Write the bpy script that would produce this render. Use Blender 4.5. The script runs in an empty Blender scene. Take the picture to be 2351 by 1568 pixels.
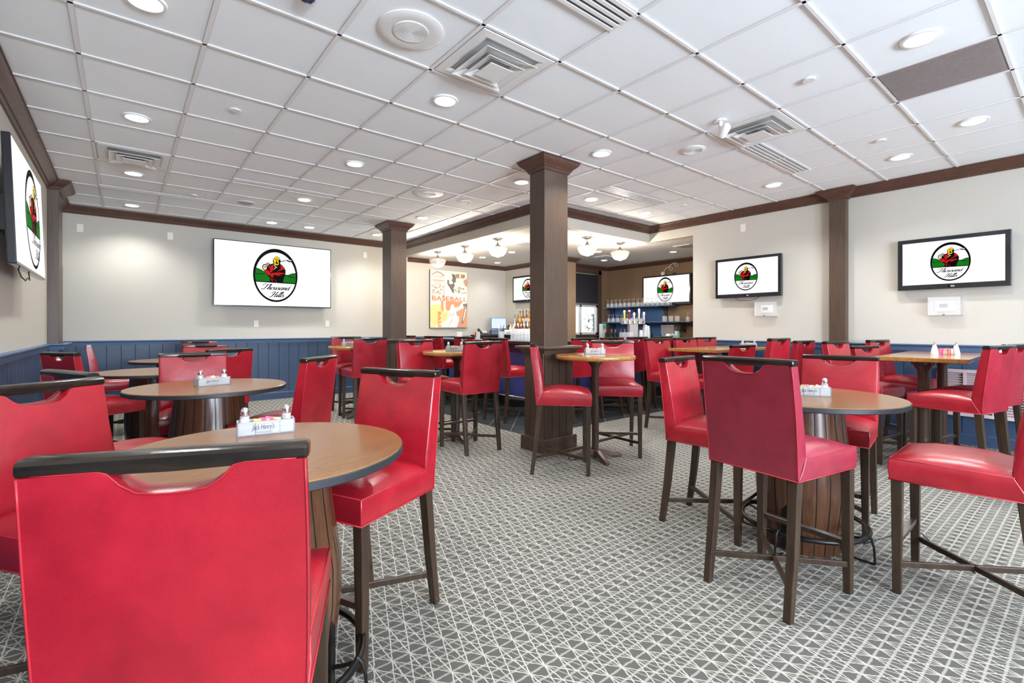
import bpy, bmesh, math, random
from mathutils import Vector, Matrix, Euler
random.seed(7)
S = bpy.context.scene
COL = S.collection
R = math.radians
PI = math.pi

# ---------------------------------------------------------------- camera
cam = bpy.data.objects.new('camera', bpy.data.cameras.new('camera'))
COL.objects.link(cam)
cam.location = (0, 0, 1.261)
cam.rotation_euler = (R(90), 0, R(-38.66))
cam.data.sensor_width = 36.0
cam.data.lens = 1101.0 / 2351.0 * 36.0
cam.data.shift_x = (1175.5 - 1164.9) / 2351.0
cam.data.shift_y = -(784.0 - 752.3) / 2351.0
cam.data.clip_start = 0.03
S.camera = cam
# ---------------------------------------------------------------- world, view, cycles
w = bpy.data.worlds.new('World'); S.world = w; w.use_nodes = True
wn = w.node_tree.nodes; bg = wn['Background']
bg.inputs[0].default_value = (0.86, 0.93, 1.0, 1); bg.inputs[1].default_value = 1.2
S.view_settings.view_transform = 'Standard'; S.view_settings.look = 'None'
S.view_settings.gamma = 1; S.view_settings.exposure = EXPO = 0.50
S.view_settings.use_curve_mapping = False
S.cycles.use_denoising = True
S.cycles.max_bounces = 7; S.cycles.diffuse_bounces = 5; S.cycles.glossy_bounces = 3
S.cycles.transmission_bounces = 6; S.cycles.transparent_max_bounces = 8
S.cycles.caustics_reflective = False; S.cycles.caustics_refractive = False
S.cycles.sample_clamp_indirect = 6.0
DL_POWER = 84.0     # each recessed downlight
WIN_POWER = 330.0   # daylight added at each window behind the camera, aimed up at the ceiling

def area(name, loc, rot, sx, sy, power, col=(1, 1, 1)):
    l = bpy.data.lights.new(name, 'AREA'); l.shape = 'RECTANGLE'; l.size = sx; l.size_y = sy
    l.energy = power; l.color = col
    o = bpy.data.objects.new(name, l); COL.objects.link(o); o.location = loc; o.rotation_euler = rot
    return o
# daylight lamps: three unseen, tilted up to brighten the ceiling; one at bar window
for wx, k in ((0.6, 2.1), (2.9, 1.05), (5.2, .45)):
    area('daylight_fill', (wx, -5.3, 1.60), (R(137), 0, 0), 1.7, 1.3, WIN_POWER * k, (0.74, 0.85, 1.0))
area('daylight_fill', (8.5, 8.6, 1.7), (R(90), 0, R(180)), 1.1, 1.3, 9, (0.72, 0.86, 1.0))

# ---------------------------------------------------------------- node helpers
def lin(r, g, b):
    f = lambda c: (c / 255.0) / 12.92 if c / 255.0 <= 0.04045 else (((c / 255.0) + 0.055) / 1.055) ** 2.4
    return (f(r), f(g), f(b), 1.0)
MATS = {}
def mat(name, col, rough=0.5, metal=0.0, spec=0.5, emis=None, estr=0.0, trans=0.0, alpha=1.0, coat=0.0, ior=1.45):
    m = bpy.data.materials.new(name); m.use_nodes = True
    p = m.node_tree.nodes['Principled BSDF']
    if len(col) == 3: col = (*col, 1)
    p.inputs['Base Color'].default_value = col; p.inputs['Roughness'].default_value = rough
    p.inputs['Metallic'].default_value = metal; p.inputs['Specular IOR Level'].default_value = spec
    p.inputs['Transmission Weight'].default_value = trans; p.inputs['Alpha'].default_value = alpha
    p.inputs['Coat Weight'].default_value = coat; p.inputs['Coat Roughness'].default_value = 0.15
    p.inputs['IOR'].default_value = ior
    if emis: p.inputs['Emission Color'].default_value = emis; p.inputs['Emission Strength'].default_value = estr
    MATS[name] = m
    return m
class NT:
    def __init__(s, m): s.t = m.node_tree; s.n = s.t.nodes; s.p = s.n['Principled BSDF']
    def node(s, typ, **kw):
        n = s.n.new(typ)
        for k, v in kw.items():
            if k.startswith('i_'): n.inputs[k[2:].replace('_', ' ')].default_value = v
            else: setattr(n, k, v)
        return n
    def link(s, a, b): s.t.links.new(a, b)
    def math(s, op, a, b=None, c=None, clamp=False):
        n = s.n.new('ShaderNodeMath'); n.operation = op; n.use_clamp = clamp
        for i, x in enumerate((a, b, c)):
            if x is None: continue
            if isinstance(x, (int, float)): n.inputs[i].default_value = x
            else: s.link(x, n.inputs[i])
        return n.outputs[0]
    def coords(s, kind='Object'):
        return s.n.new('ShaderNodeTexCoord').outputs[kind]
    def geo(s): return s.n.new('ShaderNodeNewGeometry').outputs['Position']
    def mapping(s, vec, scale=(1, 1, 1), rot=(0, 0, 0), loc=(0, 0, 0)):
        n = s.n.new('ShaderNodeMapping'); s.link(vec, n.inputs[0])
        n.inputs['Scale'].default_value = scale; n.inputs['Rotation'].default_value = rot; n.inputs['Location'].default_value = loc
        return n.outputs[0]
    def noise(s, vec, scale=5, detail=3, rough=0.5, dist=0.0):
        n = s.n.new('ShaderNodeTexNoise'); s.link(vec, n.inputs['Vector'])
        n.inputs['Scale'].default_value = scale; n.inputs['Detail'].default_value = detail
        n.inputs['Roughness'].default_value = rough; n.inputs['Distortion'].default_value = dist
        return n.outputs['Fac']
    def ramp(s, fac, stops):
        n = s.n.new('ShaderNodeValToRGB'); s.link(fac, n.inputs[0]); e = n.color_ramp.elements
        while len(e) < len(stops): e.new(0.5)
        for i, (pos, c) in enumerate(stops): e[i].position = pos; e[i].color = c if len(c) == 4 else (*c, 1)
        return n.outputs[0]
    def mix(s, fac, a, b):
        n = s.n.new('ShaderNodeMix'); n.data_type = 'RGBA'
        for x, i in ((fac, 0), (a, 6), (b, 7)):
            if isinstance(x, (int, float, tuple)): n.inputs[i].default_value = x
            else: s.link(x, n.inputs[i])
        return n.outputs[2]
    def bump(s, h, strength=0.2, dist=0.01):
        n = s.n.new('ShaderNodeBump'); n.inputs['Strength'].default_value = strength; n.inputs['Distance'].default_value = dist
        s.link(h, n.inputs['Height']); s.link(n.outputs[0], s.p.inputs['Normal'])
    def col(s, c): s.link(c, s.p.inputs['Base Color'])

def wood(name, c1, c2, rough=0.4, axis=2, scale=1.0, coat=0.0, stretch=14, world=False):
    m = mat(name, c1, rough, coat=coat); t = NT(m)
    sc = [stretch * scale] * 3; sc[axis] = 1.2 * scale
    v = t.mapping(t.geo() if world else t.coords(), scale=tuple(sc))
    f = t.noise(v, 3.0, 6, 0.65, 0.6)
    f2 = t.noise(v, 14.0, 3, 0.6)
    ff = t.math('MULTIPLY_ADD', f2, 0.35, t.math('MULTIPLY', f, 0.75))
    t.col(t.ramp(ff, [(0.3, c1), (0.72, c2)])); t.bump(ff, 0.12, 0.002)
    return m
# leather
def leather(name, c1, c2, rough=0.36):
    m = mat(name, c1, rough, spec=0.6, coat=0.18); m.node_tree.nodes['Principled BSDF'].inputs['Coat Roughness'].default_value = .3; t = NT(m)
    o = t.coords()
    inf = t.n.new('ShaderNodeObjectInfo')
    v = t.n.new('ShaderNodeVectorMath'); v.operation = 'ADD'; t.link(o, v.inputs[0]); t.link(inf.outputs['Location'], v.inputs[1])
    f = t.noise(v.outputs[0], 7, 4, 0.6); t.col(t.ramp(f, [(0.3, c1), (0.7, c2)]))
    b = t.noise(v.outputs[0], 14, 3, 0.55)
    t.bump(t.math('ADD', b, t.math('MULTIPLY', t.noise(v.outputs[0], 220, 2), 0.12)), 0.22, 0.012)
    rr = t.noise(v.outputs[0], 9, 3); n = t.n.new('ShaderNodeMapRange'); t.link(rr, n.inputs[0]); n.inputs[3].default_value = rough - .06; n.inputs[4].default_value = rough + .1
    t.link(n.outputs[0], t.p.inputs['Roughness'])
    return m
LEATHER = leather('red leather', (0.25, 0.005, 0.013, 1), (0.37, 0.011, 0.022, 1), .29)
LEATHER_CAST = leather('red leather with purplish light', (0.20, 0.012, 0.028, 1), (0.28, 0.020, 0.042, 1))  # purplish cast of the light painted into one chair's red leather
PIPE = mat('red piping', (0.36, 0.015, 0.025), 0.4)
LEG = wood('dark walnut leg', (0.014, 0.008, 0.005, 1), (0.055, 0.032, 0.018, 1), 0.38)
RAIL = wood('ebony rail', (0.004, 0.0035, 0.003, 1), (0.022, 0.015, 0.010, 1), 0.2, axis=0, coat=0.1)
BROWN = wood('brown painted trim', (0.040, 0.024, 0.016, 1), (0.10, 0.064, 0.044, 1), 0.38, axis=2, stretch=30)
BROWNH = wood('brown crown', (0.065, 0.030, 0.020, 1), (0.11, 0.054, 0.038, 1), 0.36, axis=2, stretch=2)
BARREL = wood('barrel stave wood', (0.045, 0.016, 0.008, 1), (0.125, 0.052, 0.024, 1), 0.28, axis=2, coat=0.25)
TOP = wood('oak tabletop', (0.14, 0.055, 0.015, 1), (0.235, 0.108, 0.036, 1), 0.27, axis=0, coat=0.2, stretch=9)
TOPED = mat('black tabletop edge', (0.02, 0.022, 0.025), 0.45)
HONEY = wood('varnished honey oak', (0.21, 0.085, 0.016, 1), (0.46, 0.22, 0.055, 1), 0.16, axis=0, coat=0.6)
IRON = mat('dark iron', (0.035, 0.033, 0.032), 0.35, metal=0.85)
PEDM = mat('brown pedestal paint', (0.05, 0.026, 0.017), 0.3, coat=0.2)
STEEL = mat('brushed steel strip', (0.55, 0.55, 0.56), 0.3, metal=1.0)
CHROME = mat('chrome', (0.8, 0.8, 0.82), 0.12, metal=1.0)
WHITE = mat('white plastic', (0.8, 0.8, 0.78), 0.4)
BLACK = mat('black plastic', (0.012, 0.012, 0.014), 0.3)
GLOSSB = mat('gloss black bezel', (0.010, 0.011, 0.015), 0.12, coat=0.4)
GREYP = mat('grey speaker mesh', (0.42, 0.42, 0.42), 0.7)
BLUE = mat('slate blue paint', lin(52, 70, 96), 0.42)
BLUEL = mat('slate blue rail paint', lin(88, 110, 142), 0.35)
PURP = mat('indigo bar panel', (0.060, 0.070, 0.26), 0.35)
SCREEN = mat('lit white screen', (0.02, 0.02, 0.02), 0.35, emis=(1, 1, 1, 1), estr=.72)
LAMP = mat('lamp lens', (1, 1, 1), 0.4, emis=(1, 0.98, 0.95, 1), estr=9.0)
GLASS = mat('clear glass', (1, 1, 1), 0.02, trans=1.0, ior=1.45)
CLEAR = mat('clear acrylic', (0.9, 0.9, 0.93), 0.05, alpha=0.22)
TSLAB = mat('black counter', (0.02, 0.02, 0.022), 0.2, coat=0.3)
CREAM = mat('cream plastic plate', lin(226, 222, 214), 0.45)

def plaster(name, c, bumpy=0.15):
    m = mat(name, c, 0.75, spec=0.2); t = NT(m); v = t.geo()
    f = t.noise(t.mapping(v, (1, 1, 6)), 40, 3); f2 = t.noise(t.mapping(v, (6, 6, 1)), 40, 3)
    t.bump(t.math('ADD', f, f2), bumpy, 0.004); return m
WALL = plaster('warm white plaster', lin(190, 185, 175))
WALLB = plaster('soffit plaster', lin(192, 185, 172))
LOWC = plaster('low ceiling paint', lin(226, 222, 216), 0.02)
m = mat('tan grid wallpaper', lin(138, 112, 88), 0.7); t = NT(m); TAN = m
sx = t.n.new('ShaderNodeSeparateXYZ'); t.link(t.geo(), sx.inputs[0])
def gridline(t, a, p, wd):
    q = t.math('PINGPONG', t.math('DIVIDE', a, p), 0.5)
    return t.math('LESS_THAN', q, wd)
h = t.math('ADD', sx.outputs[0], sx.outputs[1])
g = t.math('MAXIMUM', gridline(t, h, 0.045, 0.09), gridline(t, sx.outputs[2], 0.045, 0.09))
t.col(t.mix(g, lin(146, 120, 96), lin(126, 100, 76)))
# ceiling tile
m = mat('acoustic tile', lin(240, 239, 238), 0.9, spec=0.1); t = NT(m); TILE = m
v = t.geo(); n1 = t.noise(v, 260, 2); n2 = t.noise(v, 3, 2)
t.col(t.mix(t.math('GREATER_THAN', n1, 0.69), lin(244, 249, 251), lin(218, 222, 224)))
t.bump(n1, 0.25, 0.003)
TBAR = mat('ceiling grid bar', lin(232, 232, 232), 0.5)
TSHADE = mat('tile shade line', lin(196, 194, 192), 0.8)  # thin shadow line painted along both sides of each grid bar
# carpet
m = mat('patterned carpet', (0.2, 0.2, 0.19), 0.95, spec=0.1); t = NT(m); CARPET = m
v = t.geo(); sx = t.n.new('ShaderNodeSeparateXYZ')
wob = t.n.new('ShaderNodeVectorMath'); wob.operation = 'MULTIPLY_ADD'
nz = t.n.new('ShaderNodeTexNoise'); t.link(v, nz.inputs['Vector']); nz.inputs['Scale'].default_value = 55; nz.inputs['Detail'].default_value = 1
t.link(nz.outputs['Color'], wob.inputs[0]); wob.inputs[1].default_value = (0.008, 0.008, 0); t.link(v, wob.inputs[2]); t.link(wob.outputs[0], sx.inputs[0])
X, Y = sx.outputs[0], sx.outputs[1]
px_, py_ = 0.0725, 0.094
U = t.math('DIVIDE', X, px_); V = t.math('DIVIDE', Y, py_)
def ln(expr, wd, soft=0.035):
    q = t.math('PINGPONG', expr, 0.5)
    n = t.n.new('ShaderNodeMapRange'); n.interpolation_type = 'SMOOTHSTEP'; t.link(q, n.inputs[0])
    n.inputs[1].default_value = wd + soft; n.inputs[2].default_value = wd; n.inputs[3].default_value = 0; n.inputs[4].default_value = 1
    return n.outputs[0]
l1 = ln(U, 0.016); l2 = t.math('MULTIPLY', ln(t.math('MULTIPLY', V, 2.0), 0.06, 0.07), 0.55)
l3 = ln(t.math('ADD', U, V), 0.020, 0.03); l4 = ln(t.math('SUBTRACT', U, t.math('MULTIPLY', V, 0.5)), 0.018, 0.03)
l5 = t.math('MULTIPLY', ln(t.math('ADD', U, t.math('MULTIPLY', V, 0.5)), 0.02, 0.03), 0.5)
L = t.math('MAXIMUM', t.math('MAXIMUM', l1, l2), t.math('MAXIMUM', l3, t.math('MAXIMUM', l4, l5)))
rib = t.math('PINGPONG', t.math('DIVIDE', t.math('ADD', X, t.math('MULTIPLY', Y, 0.25)), 0.0045), 0.5)
sp = t.noise(v, 420, 2)
base = t.mix(t.math('MULTIPLY_ADD', rib, 0.9, t.math('MULTIPLY', sp, 0.5)), lin(50, 49, 46), lin(116, 114, 108))
big = t.noise(v, 0.8, 2)
c = t.mix(t.math('MULTIPLY', L, 0.85), base, lin(190, 186, 177))
t.col(c)
t.bump(t.math('ADD', rib, sp), 0.35, 0.003)
# dark floor tile in the bar
m = mat('black slate tile', (0.03, 0.032, 0.034), 0.28); t = NT(m); SLATE = m
sx = t.n.new('ShaderNodeSeparateXYZ'); t.link(t.geo(), sx.inputs[0])
a = t.math('ADD', sx.outputs[0], sx.outputs[1]); b = t.math('SUBTRACT', sx.outputs[0], sx.outputs[1])
g = t.math('MAXIMUM', gridline(t, a, 0.43, 0.012), gridline(t, b, 0.43, 0.012))
t.col(t.mix(g, t.ramp(t.noise(t.geo(), 3, 3), [(0.3, (0.018, 0.02, 0.02, 1)), (0.7, (0.045, 0.05, 0.05, 1))]), (0.22, 0.22, 0.21, 1)))

# ---------------------------------------------------------------- mesh builder
class MB:
    def __init__(s): s.v = []; s.f = []; s.m = []; s.M = Matrix.Identity(4); s.mi = 0
    def add(s, vs, fs):
        o = len(s.v); s.v += [tuple(s.M @ Vector(p)) for p in vs]; s.f += [tuple(o + i for i in f) for f in fs]; s.m += [s.mi] * len(fs)
        return s
    def box(s, x0, x1, y0, y1, z0, z1):
        return s.add([(x0, y0, z0), (x1, y0, z0), (x1, y1, z0), (x0, y1, z0), (x0, y0, z1), (x1, y0, z1), (x1, y1, z1), (x0, y1, z1)],
                     [(0, 3, 2, 1), (4, 5, 6, 7), (0, 1, 5, 4), (1, 2, 6, 5), (2, 3, 7, 6), (3, 0, 4, 7)])
    def rings(s, rs, cap=True, closed=False):
        n = len(rs[0]); vs = [p for r in rs for p in r]; fs = []
        k = len(rs)
        for i in range(k if closed else k - 1):
            for j in range(n):
                a = i * n + j; b = i * n + (j + 1) % n; c = ((i + 1) % k) * n + (j + 1) % n; d = ((i + 1) % k) * n + j
                fs.append((a, b, c, d))
        if cap and not closed: fs += [tuple(range(n))[::-1], tuple((k - 1) * n + j for j in range(n))]
        return s.add(vs, fs)
    def lathe(s, prof, seg=24, c=(0, 0, 0), cap=True):
        return s.rings([[(c[0] + r * math.cos(2 * PI * j / seg), c[1] + r * math.sin(2 * PI * j / seg), c[2] + z) for j in range(seg)] for r, z in prof], cap)
    def tube(s, pts, r, seg=8, closed=False):
        P = [Vector(p) for p in pts]; rs = []; up = Vector((0, 0, 1)); prev = None
        n = len(P)
        for i, p in enumerate(P):
            if closed: d = (P[(i + 1) % n] - P[i - 1])
            else: d = P[min(i + 1, n - 1)] - P[max(i - 1, 0)]
            d.normalize()
            a = prev if prev is not None else (up if abs(d.z) < 0.9 else Vector((1, 0, 0)))
            x = d.cross(a)
            if x.length < 1e-5: x = d.cross(Vector((1, 0, 0.1)))
            x.normalize(); y = x.cross(d); y.normalize(); prev = y
            rr = r[i] if isinstance(r, (list, tuple)) else r
            rs.append([tuple(p + x * rr * math.cos(2 * PI * j / seg) + y * rr * math.sin(2 * PI * j / seg)) for j in range(seg)])
        return s.rings(rs, True, closed)
    def poly(s, pts, d=0.0):   # flat polygon in local XZ at y=d (facing -y)
        return s.add([(x, d, z) for x, z in pts], [tuple(range(len(pts)))])
    def build(s, name, mats, parent=None, bevel=0.0, smooth=False, seg=2, subd=0, loc=None):
        me = bpy.data.meshes.new(name); me.from_pydata(s.v, [], s.f)
        if not isinstance(mats, (list, tuple)): mats = [mats]
        for q in mats: me.materials.append(q)
        for i, p in enumerate(me.polygons): p.material_index = s.m[i]; p.use_smooth = bool(smooth)
        bm = bmesh.new(); bm.from_mesh(me); bmesh.ops.recalc_face_normals(bm, faces=bm.faces); bm.to_mesh(me); bm.free()
        if smooth and smooth is not True:
            me.set_sharp_from_angle(angle=R(smooth))
        o = bpy.data.objects.new(name, me); COL.objects.link(o)
        if parent: o.parent = parent
        if loc: o.location = loc
        if bevel:
            b = o.modifiers.new('bevel', 'BEVEL'); b.width = bevel; b.segments = seg; b.limit_method = 'ANGLE'; b.angle_limit = R(38); b.harden_normals = False
        if subd:
            b = o.modifiers.new('sub', 'SUBSURF'); b.levels = subd; b.render_levels = subd
        return o
def tag(o, label, cat, group=None, kind=None):
    o['label'] = label; o['category'] = cat
    if group: o['group'] = group
    if kind: o['kind'] = kind
    return o
def thing(name, label, cat, loc=(0, 0, 0), rz=0.0, group=None):
    o = bpy.data.objects.new(name, None); COL.objects.link(o); o.empty_display_size = 0.05
    o.location = loc; o.rotation_euler = (0, 0, rz)
    return tag(o, label, cat, group)
def struct(o): o['kind'] = 'structure'; return o
def kids(o): return [c for c in bpy.data.objects if c.parent == o]
def dup(root, loc, rz=0.0, label=None, group=None, mats=None):
    r = root.copy(); COL.objects.link(r); r.location = loc; r.rotation_euler = (0, 0, rz)
    if label: r['label'] = label
    if group: r['group'] = group
    for ch in kids(root):
        c = ch.copy(); COL.objects.link(c); c.parent = r
        if ch.type == 'MESH' and mats:
            for i, sl in enumerate(ch.material_slots):
                if sl.material in mats:
                    if c.data is ch.data: c.data = ch.data.copy()
                    c.data.materials[i] = mats[sl.material]
        for gch in kids(ch):
            d = gch.copy(); COL.objects.link(d); d.parent = c
    return r

def sweep(path, prof, closed=False):
    """profile (d, z) swept along a 2D path; d is the offset to the left of travel; mitred corners"""
    P = [Vector((p[0], p[1])) for p in path]; n = len(P); rs = []
    for i, p in enumerate(P):
        def nrm(a, b): d = (b - a).normalized(); return Vector((-d.y, d.x))
        if closed: n1 = nrm(P[i - 1], p); n2 = nrm(p, P[(i + 1) % n])
        else:
            n1 = nrm(P[i - 1], p) if i > 0 else nrm(p, P[1]); n2 = nrm(p, P[i + 1]) if i < n - 1 else n1
        mvec = (n1 + n2) / (1 + n1.dot(n2))
        rs.append([(p.x + mvec.x * d, p.y + mvec.y * d, z) for d, z in prof])
    m = MB(); m.rings(rs, True, closed); return m
def crown_prof(zt, h=0.11, p=0.11):
    q = [(0, 0), (1, 0), (1, -0.10), (0.93, -0.12), (0.90, -0.2), (0.82, -0.32), (0.68, -0.44), (0.52, -0.54), (0.40, -0.62), (0.33, -0.70), (0.33, -0.76), (0.24, -0.78), (0.20, -0.86), (0.14, -0.92), (0.14, -1.0), (0, -1.0)]
    return [(a * p, zt + b * h) for a, b in q]

CE = 2.995; LC = 2.74
XL, XR, YB, YF = -0.70, 7.12, 9.20, -5.0
BX, BY = 4.55, 4.96       # bar soffit faces
RY = 4.14                 # end of the right wall
TX, WY = 9.33, 7.70       # tap wall, window wall
AT = .25; AX, AY = 7.30, 7.10       # short wall behind the back bar
# ---------------------------------------------------------------- floor
m = MB(); m.add([(XL - .2, YF - .2, 0), (3.67, YF - .2, 0), (3.67, YB + .2, 0), (XL - .2, YB + .2, 0)], [(0, 1, 2, 3)])
m.add([(3.67, YF - .2, 0), (XR + .3, YF - .2, 0), (XR + .3, 4.2, 0), (3.67, 4.2, 0)], [(0, 1, 2, 3)])
m.mi = 1; m.add([(3.67, 4.2, 0), (TX + .2, 4.2, 0), (TX + .2, YB + .2, 0), (3.67, YB + .2, 0)], [(0, 1, 2, 3)])
fl = struct(m.build('floor', [CARPET, SLATE]))
# ---------------------------------------------------------------- ceiling
m = MB()
z = CE + 0.004
m.add([(XL, YF, z), (BX, YF, z), (BX, YB, z), (XL, YB, z)], [(0, 1, 2, 3)])
m.add([(BX, YF, z), (XR, YF, z), (XR, BY, z), (BX, BY, z)], [(0, 1, 2, 3)])
m.mi = 1
m.add([(BX + .1, BY + .1, LC), (TX, BY + .1, LC), (TX, YB, LC), (BX + .1, YB, LC)], [(0, 1, 2, 3)])
m.add([(XR + .1, RY, LC), (TX, RY, LC), (TX, BY + .1, LC), (XR + .1, BY + .1, LC)], [(0, 1, 2, 3)])
ceil = struct(m.build('ceiling', [TILE, LOWC]))
GX, GY, GS = -0.2233, 3.444, 0.6096
m = MB(); hw = 0.012; ed = 0.0025
def gbar(x0, x1, y0, y1):
    m.mi = 0; m.box(x0, x1, y0, y1, CE - .004, CE + .004)
for i in range(-1, 13):
    x = GX + i * GS
    if x < XL or x > XR: continue
    y1 = YB if x < BX else BY
    gbar(x - hw, x + hw, YF, y1)
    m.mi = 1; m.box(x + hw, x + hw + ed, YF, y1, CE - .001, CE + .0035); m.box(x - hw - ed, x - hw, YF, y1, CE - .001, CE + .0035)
hw = 0.009
for j in range(-11, 11):
    y = GY + j * GS
    if y < YF or y > YB: continue
    x1 = XR if y < BY else BX
    gbar(XL, x1, y - hw, y + hw)
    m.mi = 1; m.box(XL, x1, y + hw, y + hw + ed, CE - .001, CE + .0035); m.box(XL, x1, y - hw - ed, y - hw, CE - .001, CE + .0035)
gb = m.build('ceiling_grid', [TBAR, TSHADE], ceil)
# ---------------------------------------------------------------- walls
def wall(name, x0, x1, y0, y1, z0=0, z1=CE + .05, mt=WALL):
    m = MB(); m.box(x0, x1, y0, y1, z0, z1); return struct(m.build(name, mt))
w_left = wall('wall_left', XL - .15, XL, YF - .15, YB + .15)
w_back = wall('wall_back', XL, AX + AT, YB, YB + .15)
w_right = wall('wall_right', XR, XR + .15, YF - .15, RY)
m = MB(); m.box(XR + .15, TX + .15, RY - .15, RY, 0, CE); struct(m.build('wall_return', WALL))
m = MB(); m.box(TX, TX + .15, RY, WY + .15, 0, CE); struct(m.build('wall_tap_side', TAN))
m = MB(); m.box(AX, AX + AT, AY, YB, 0, CE); m.mi = 1; m.box(AX - .001, AX + AT, AY - .004, AY, 0, LC); struct(m.build('wall_bar_back', [WALL, TAN]))
# window wall, pieces round the opening
wx0, wx1, wz0, wz1 = 7.95, 8.97, 1.10, 2.54
m = MB(); m.box(AX + AT, wx0, WY, WY + .12, 0, LC + .1); m.box(wx1, TX, WY, WY + .12, 0, LC + .1); m.box(wx0, wx1, WY, WY + .12, 0, wz0); m.box(wx0, wx1, WY, WY + .12, wz1, LC + .1)
struct(m.build('wall_window_side', TAN))
# wall behind the camera with three window openings
m = MB(); xs = [XL - .1, -0.2, 1.4, 2.1, 3.7, 4.4, 6.0, XR + .1]
for i in range(0, 8, 2): m.box(xs[i], xs[i + 1], YF - .15, YF, 0, CE)
for i in (1, 3, 5): m.box(xs[i], xs[i + 1], YF - .15, YF, 0, 1.0); m.box(xs[i], xs[i + 1], YF - .15, YF, 2.5, CE)
struct(m.build('wall_rear', WALL))
for k, i in enumerate((1, 3, 5)):
    m = MB()
    x0, x1 = xs[i], xs[i + 1]
    for a, b, c, d in ((x0, x0 + .05, 1.0, 2.5), (x1 - .05, x1, 1.0, 2.5), (x0, x1, 1.0, 1.05), (x0, x1, 2.45, 2.5), ((x0 + x1) / 2 - .02, (x0 + x1) / 2 + .02, 1.0, 2.5)):
        m.box(a, b, YF - .1, YF - .04, c, d)
    struct(m.build('window_%d' % (k + 2), BROWN))
# soffit (bulkhead) round the bar
m = MB(); m.box(BX, BX + .12, BY, YB, LC - .003, CE - .002); m.box(BX + .12, XR + .12, BY, BY + .12, LC - .003, CE - .002); m.box(XR, XR + .12, RY, BY, LC - .003, CE - .002)
struct(m.build('wall_soffit', WALLB))
# crowns
struct(sweep([(XL, YF), (XL, YB), (BX, YB), (BX, BY), (XR, BY), (XR, YF)][::-1], crown_prof(CE)).build('trim_1', BROWNH, smooth=30))
struct(sweep([(BX + .12, YB), (AX, YB), (AX, AY), (AX + AT, AY), (AX + AT, WY), (TX, WY), (TX, RY)][::-1], crown_prof(LC, .09, .085)).build('trim_2', BROWNH, smooth=30))
# wainscot boards
def wains(name, p0, p1, parent, z0=0.0, z1=1.03, bw=0.166, mt=BLUE, off=0.016):
    p0 = Vector(p0); p1 = Vector(p1); L = (p1 - p0).length; d = (p1 - p0) / L; n = Vector((-d.y, d.x))
    nb = max(1, round(L / bw)); st = []
    for i in range(nb):
        a = i * L / nb; b = (i + 1) * L / nb
        st += [(a + .0005, off - .008), (a + .004, off), (b - .004, off), (b - .0005, off - .008)]
    m = MB(); vs = []
    for a, o in st:
        q = p0 + d * a + n * o; vs += [(q.x, q.y, z0), (q.x, q.y, z1)]
    m.add(vs, [(2 * i, 2 * i + 2, 2 * i + 3, 2 * i + 1) for i in range(len(st) - 1)])
    o = m.build(name, mt, parent); return o
ZR = 1.075
RAILP = [(0, ZR - .075), (.022, ZR - .075), (.026, ZR - .05), (.032, ZR - .03), (.05, ZR - .018), (.058, ZR - .012), (.058, ZR - .002), (.05, ZR), (0, ZR)]
BASEP = [(0, 0), (.032, 0), (.032, .105), (.028, .118), (.02, .125), (0, .125)]
wains('wainscot', (XL, 8.2), (XL, YF), w_left)
wains('wainscot', (4.5, YB), (XL, YB), w_back)
wains('wainscot', (6.2, YB), (4.5, YB), w_back)
wains('wainscot', (XR, YF), (XR, RY), w_right)
struct(sweep([(XL, YF), (XL, 7.70), (XL + .13, 7.70), (XL + .13, 8.22), (XL, 8.22), (XL, 8.30)][::-1], RAILP).build('trim_3', BLUEL, smooth=30))
struct(sweep([(XL, YB), (6.2, YB)][::-1], RAILP).build('trim_4', BLUEL, smooth=30))
struct(sweep([(XR, YF), (XR, RY), (XR + .15, RY)], RAILP).build('trim_5', BLUEL, smooth=30))
struct(sweep([(XL, YF), (XL, 8.3)][::-1], BASEP).build('baseboard_left', BLUE))
struct(sweep([(XL, YB), (6.2, YB)][::-1], BASEP).build('baseboard_back', BLUE))
struct(sweep([(XR, YF), (XR, RY), (XR + .15, RY)], BASEP).build('baseboard_right', BLUE))
# brown door in the left wall by the corner
m = MB(); m.box(XL, XL + .03, 8.42, 8.50, 0, 2.05); m.box(XL, XL + .03, 9.09, 9.17, 0, 2.05); m.box(XL, XL + .03, 8.42, 9.17, 2.05, 2.13)
d1 = struct(m.build('door_1', BROWN)); m = MB(); m.box(XL - .0, XL + .008, 8.50, 9.09, 0, 2.05); m.build('door_panel', LEG, d1)
m = MB(); m.lathe([(0, 0), (.02, .005), (.028, .02), (.02, .045), (.0, .05)], 12); kb = m.build('door_knob', STEEL, d1, smooth=True); kb.rotation_euler = (0, R(90), 0); kb.location = (XL + .005, 8.58, 1.0)

# pilasters (wall columns)
def pilaster(name, label, x0, x1, y0, y1, path):
    t = thing(name, label, 'pilaster', ((x0 + x1) / 2, (y0 + y1) / 2, 0)); ox, oy = t.location.x, t.location.y
    m = MB(); m.box(x0 - ox, x1 - ox, y0 - oy, y1 - oy, ZR - .002, CE - .1); m.build('shaft', BROWN, t, bevel=.003)
    m = MB(); m.box(x0 - ox, x1 - ox, y0 - oy, y1 - oy, 0, ZR - .002); m.build('plinth', BLUE, t, bevel=.003)
    pp = [(a - ox, b - oy) for a, b in path]
    sweep(pp, crown_prof(CE - .001, .118, .118)).build('capital', BROWNH, t, smooth=30)
    return t
pilaster('wall_pilaster', 'brown wall pilaster beside the left wall television', XL, XL + .10, 7.75, 8.17, [(XL, 8.17), (XL + .10, 8.17), (XL + .10, 7.75), (XL, 7.75)])
pilaster('wall_pilaster', 'brown wall pilaster between the two right wall televisions', XR - .11, XR, 2.03, 2.21, [(XR, 2.03), (XR - .11, 2.03), (XR - .11, 2.21), (XR, 2.21)])

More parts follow.
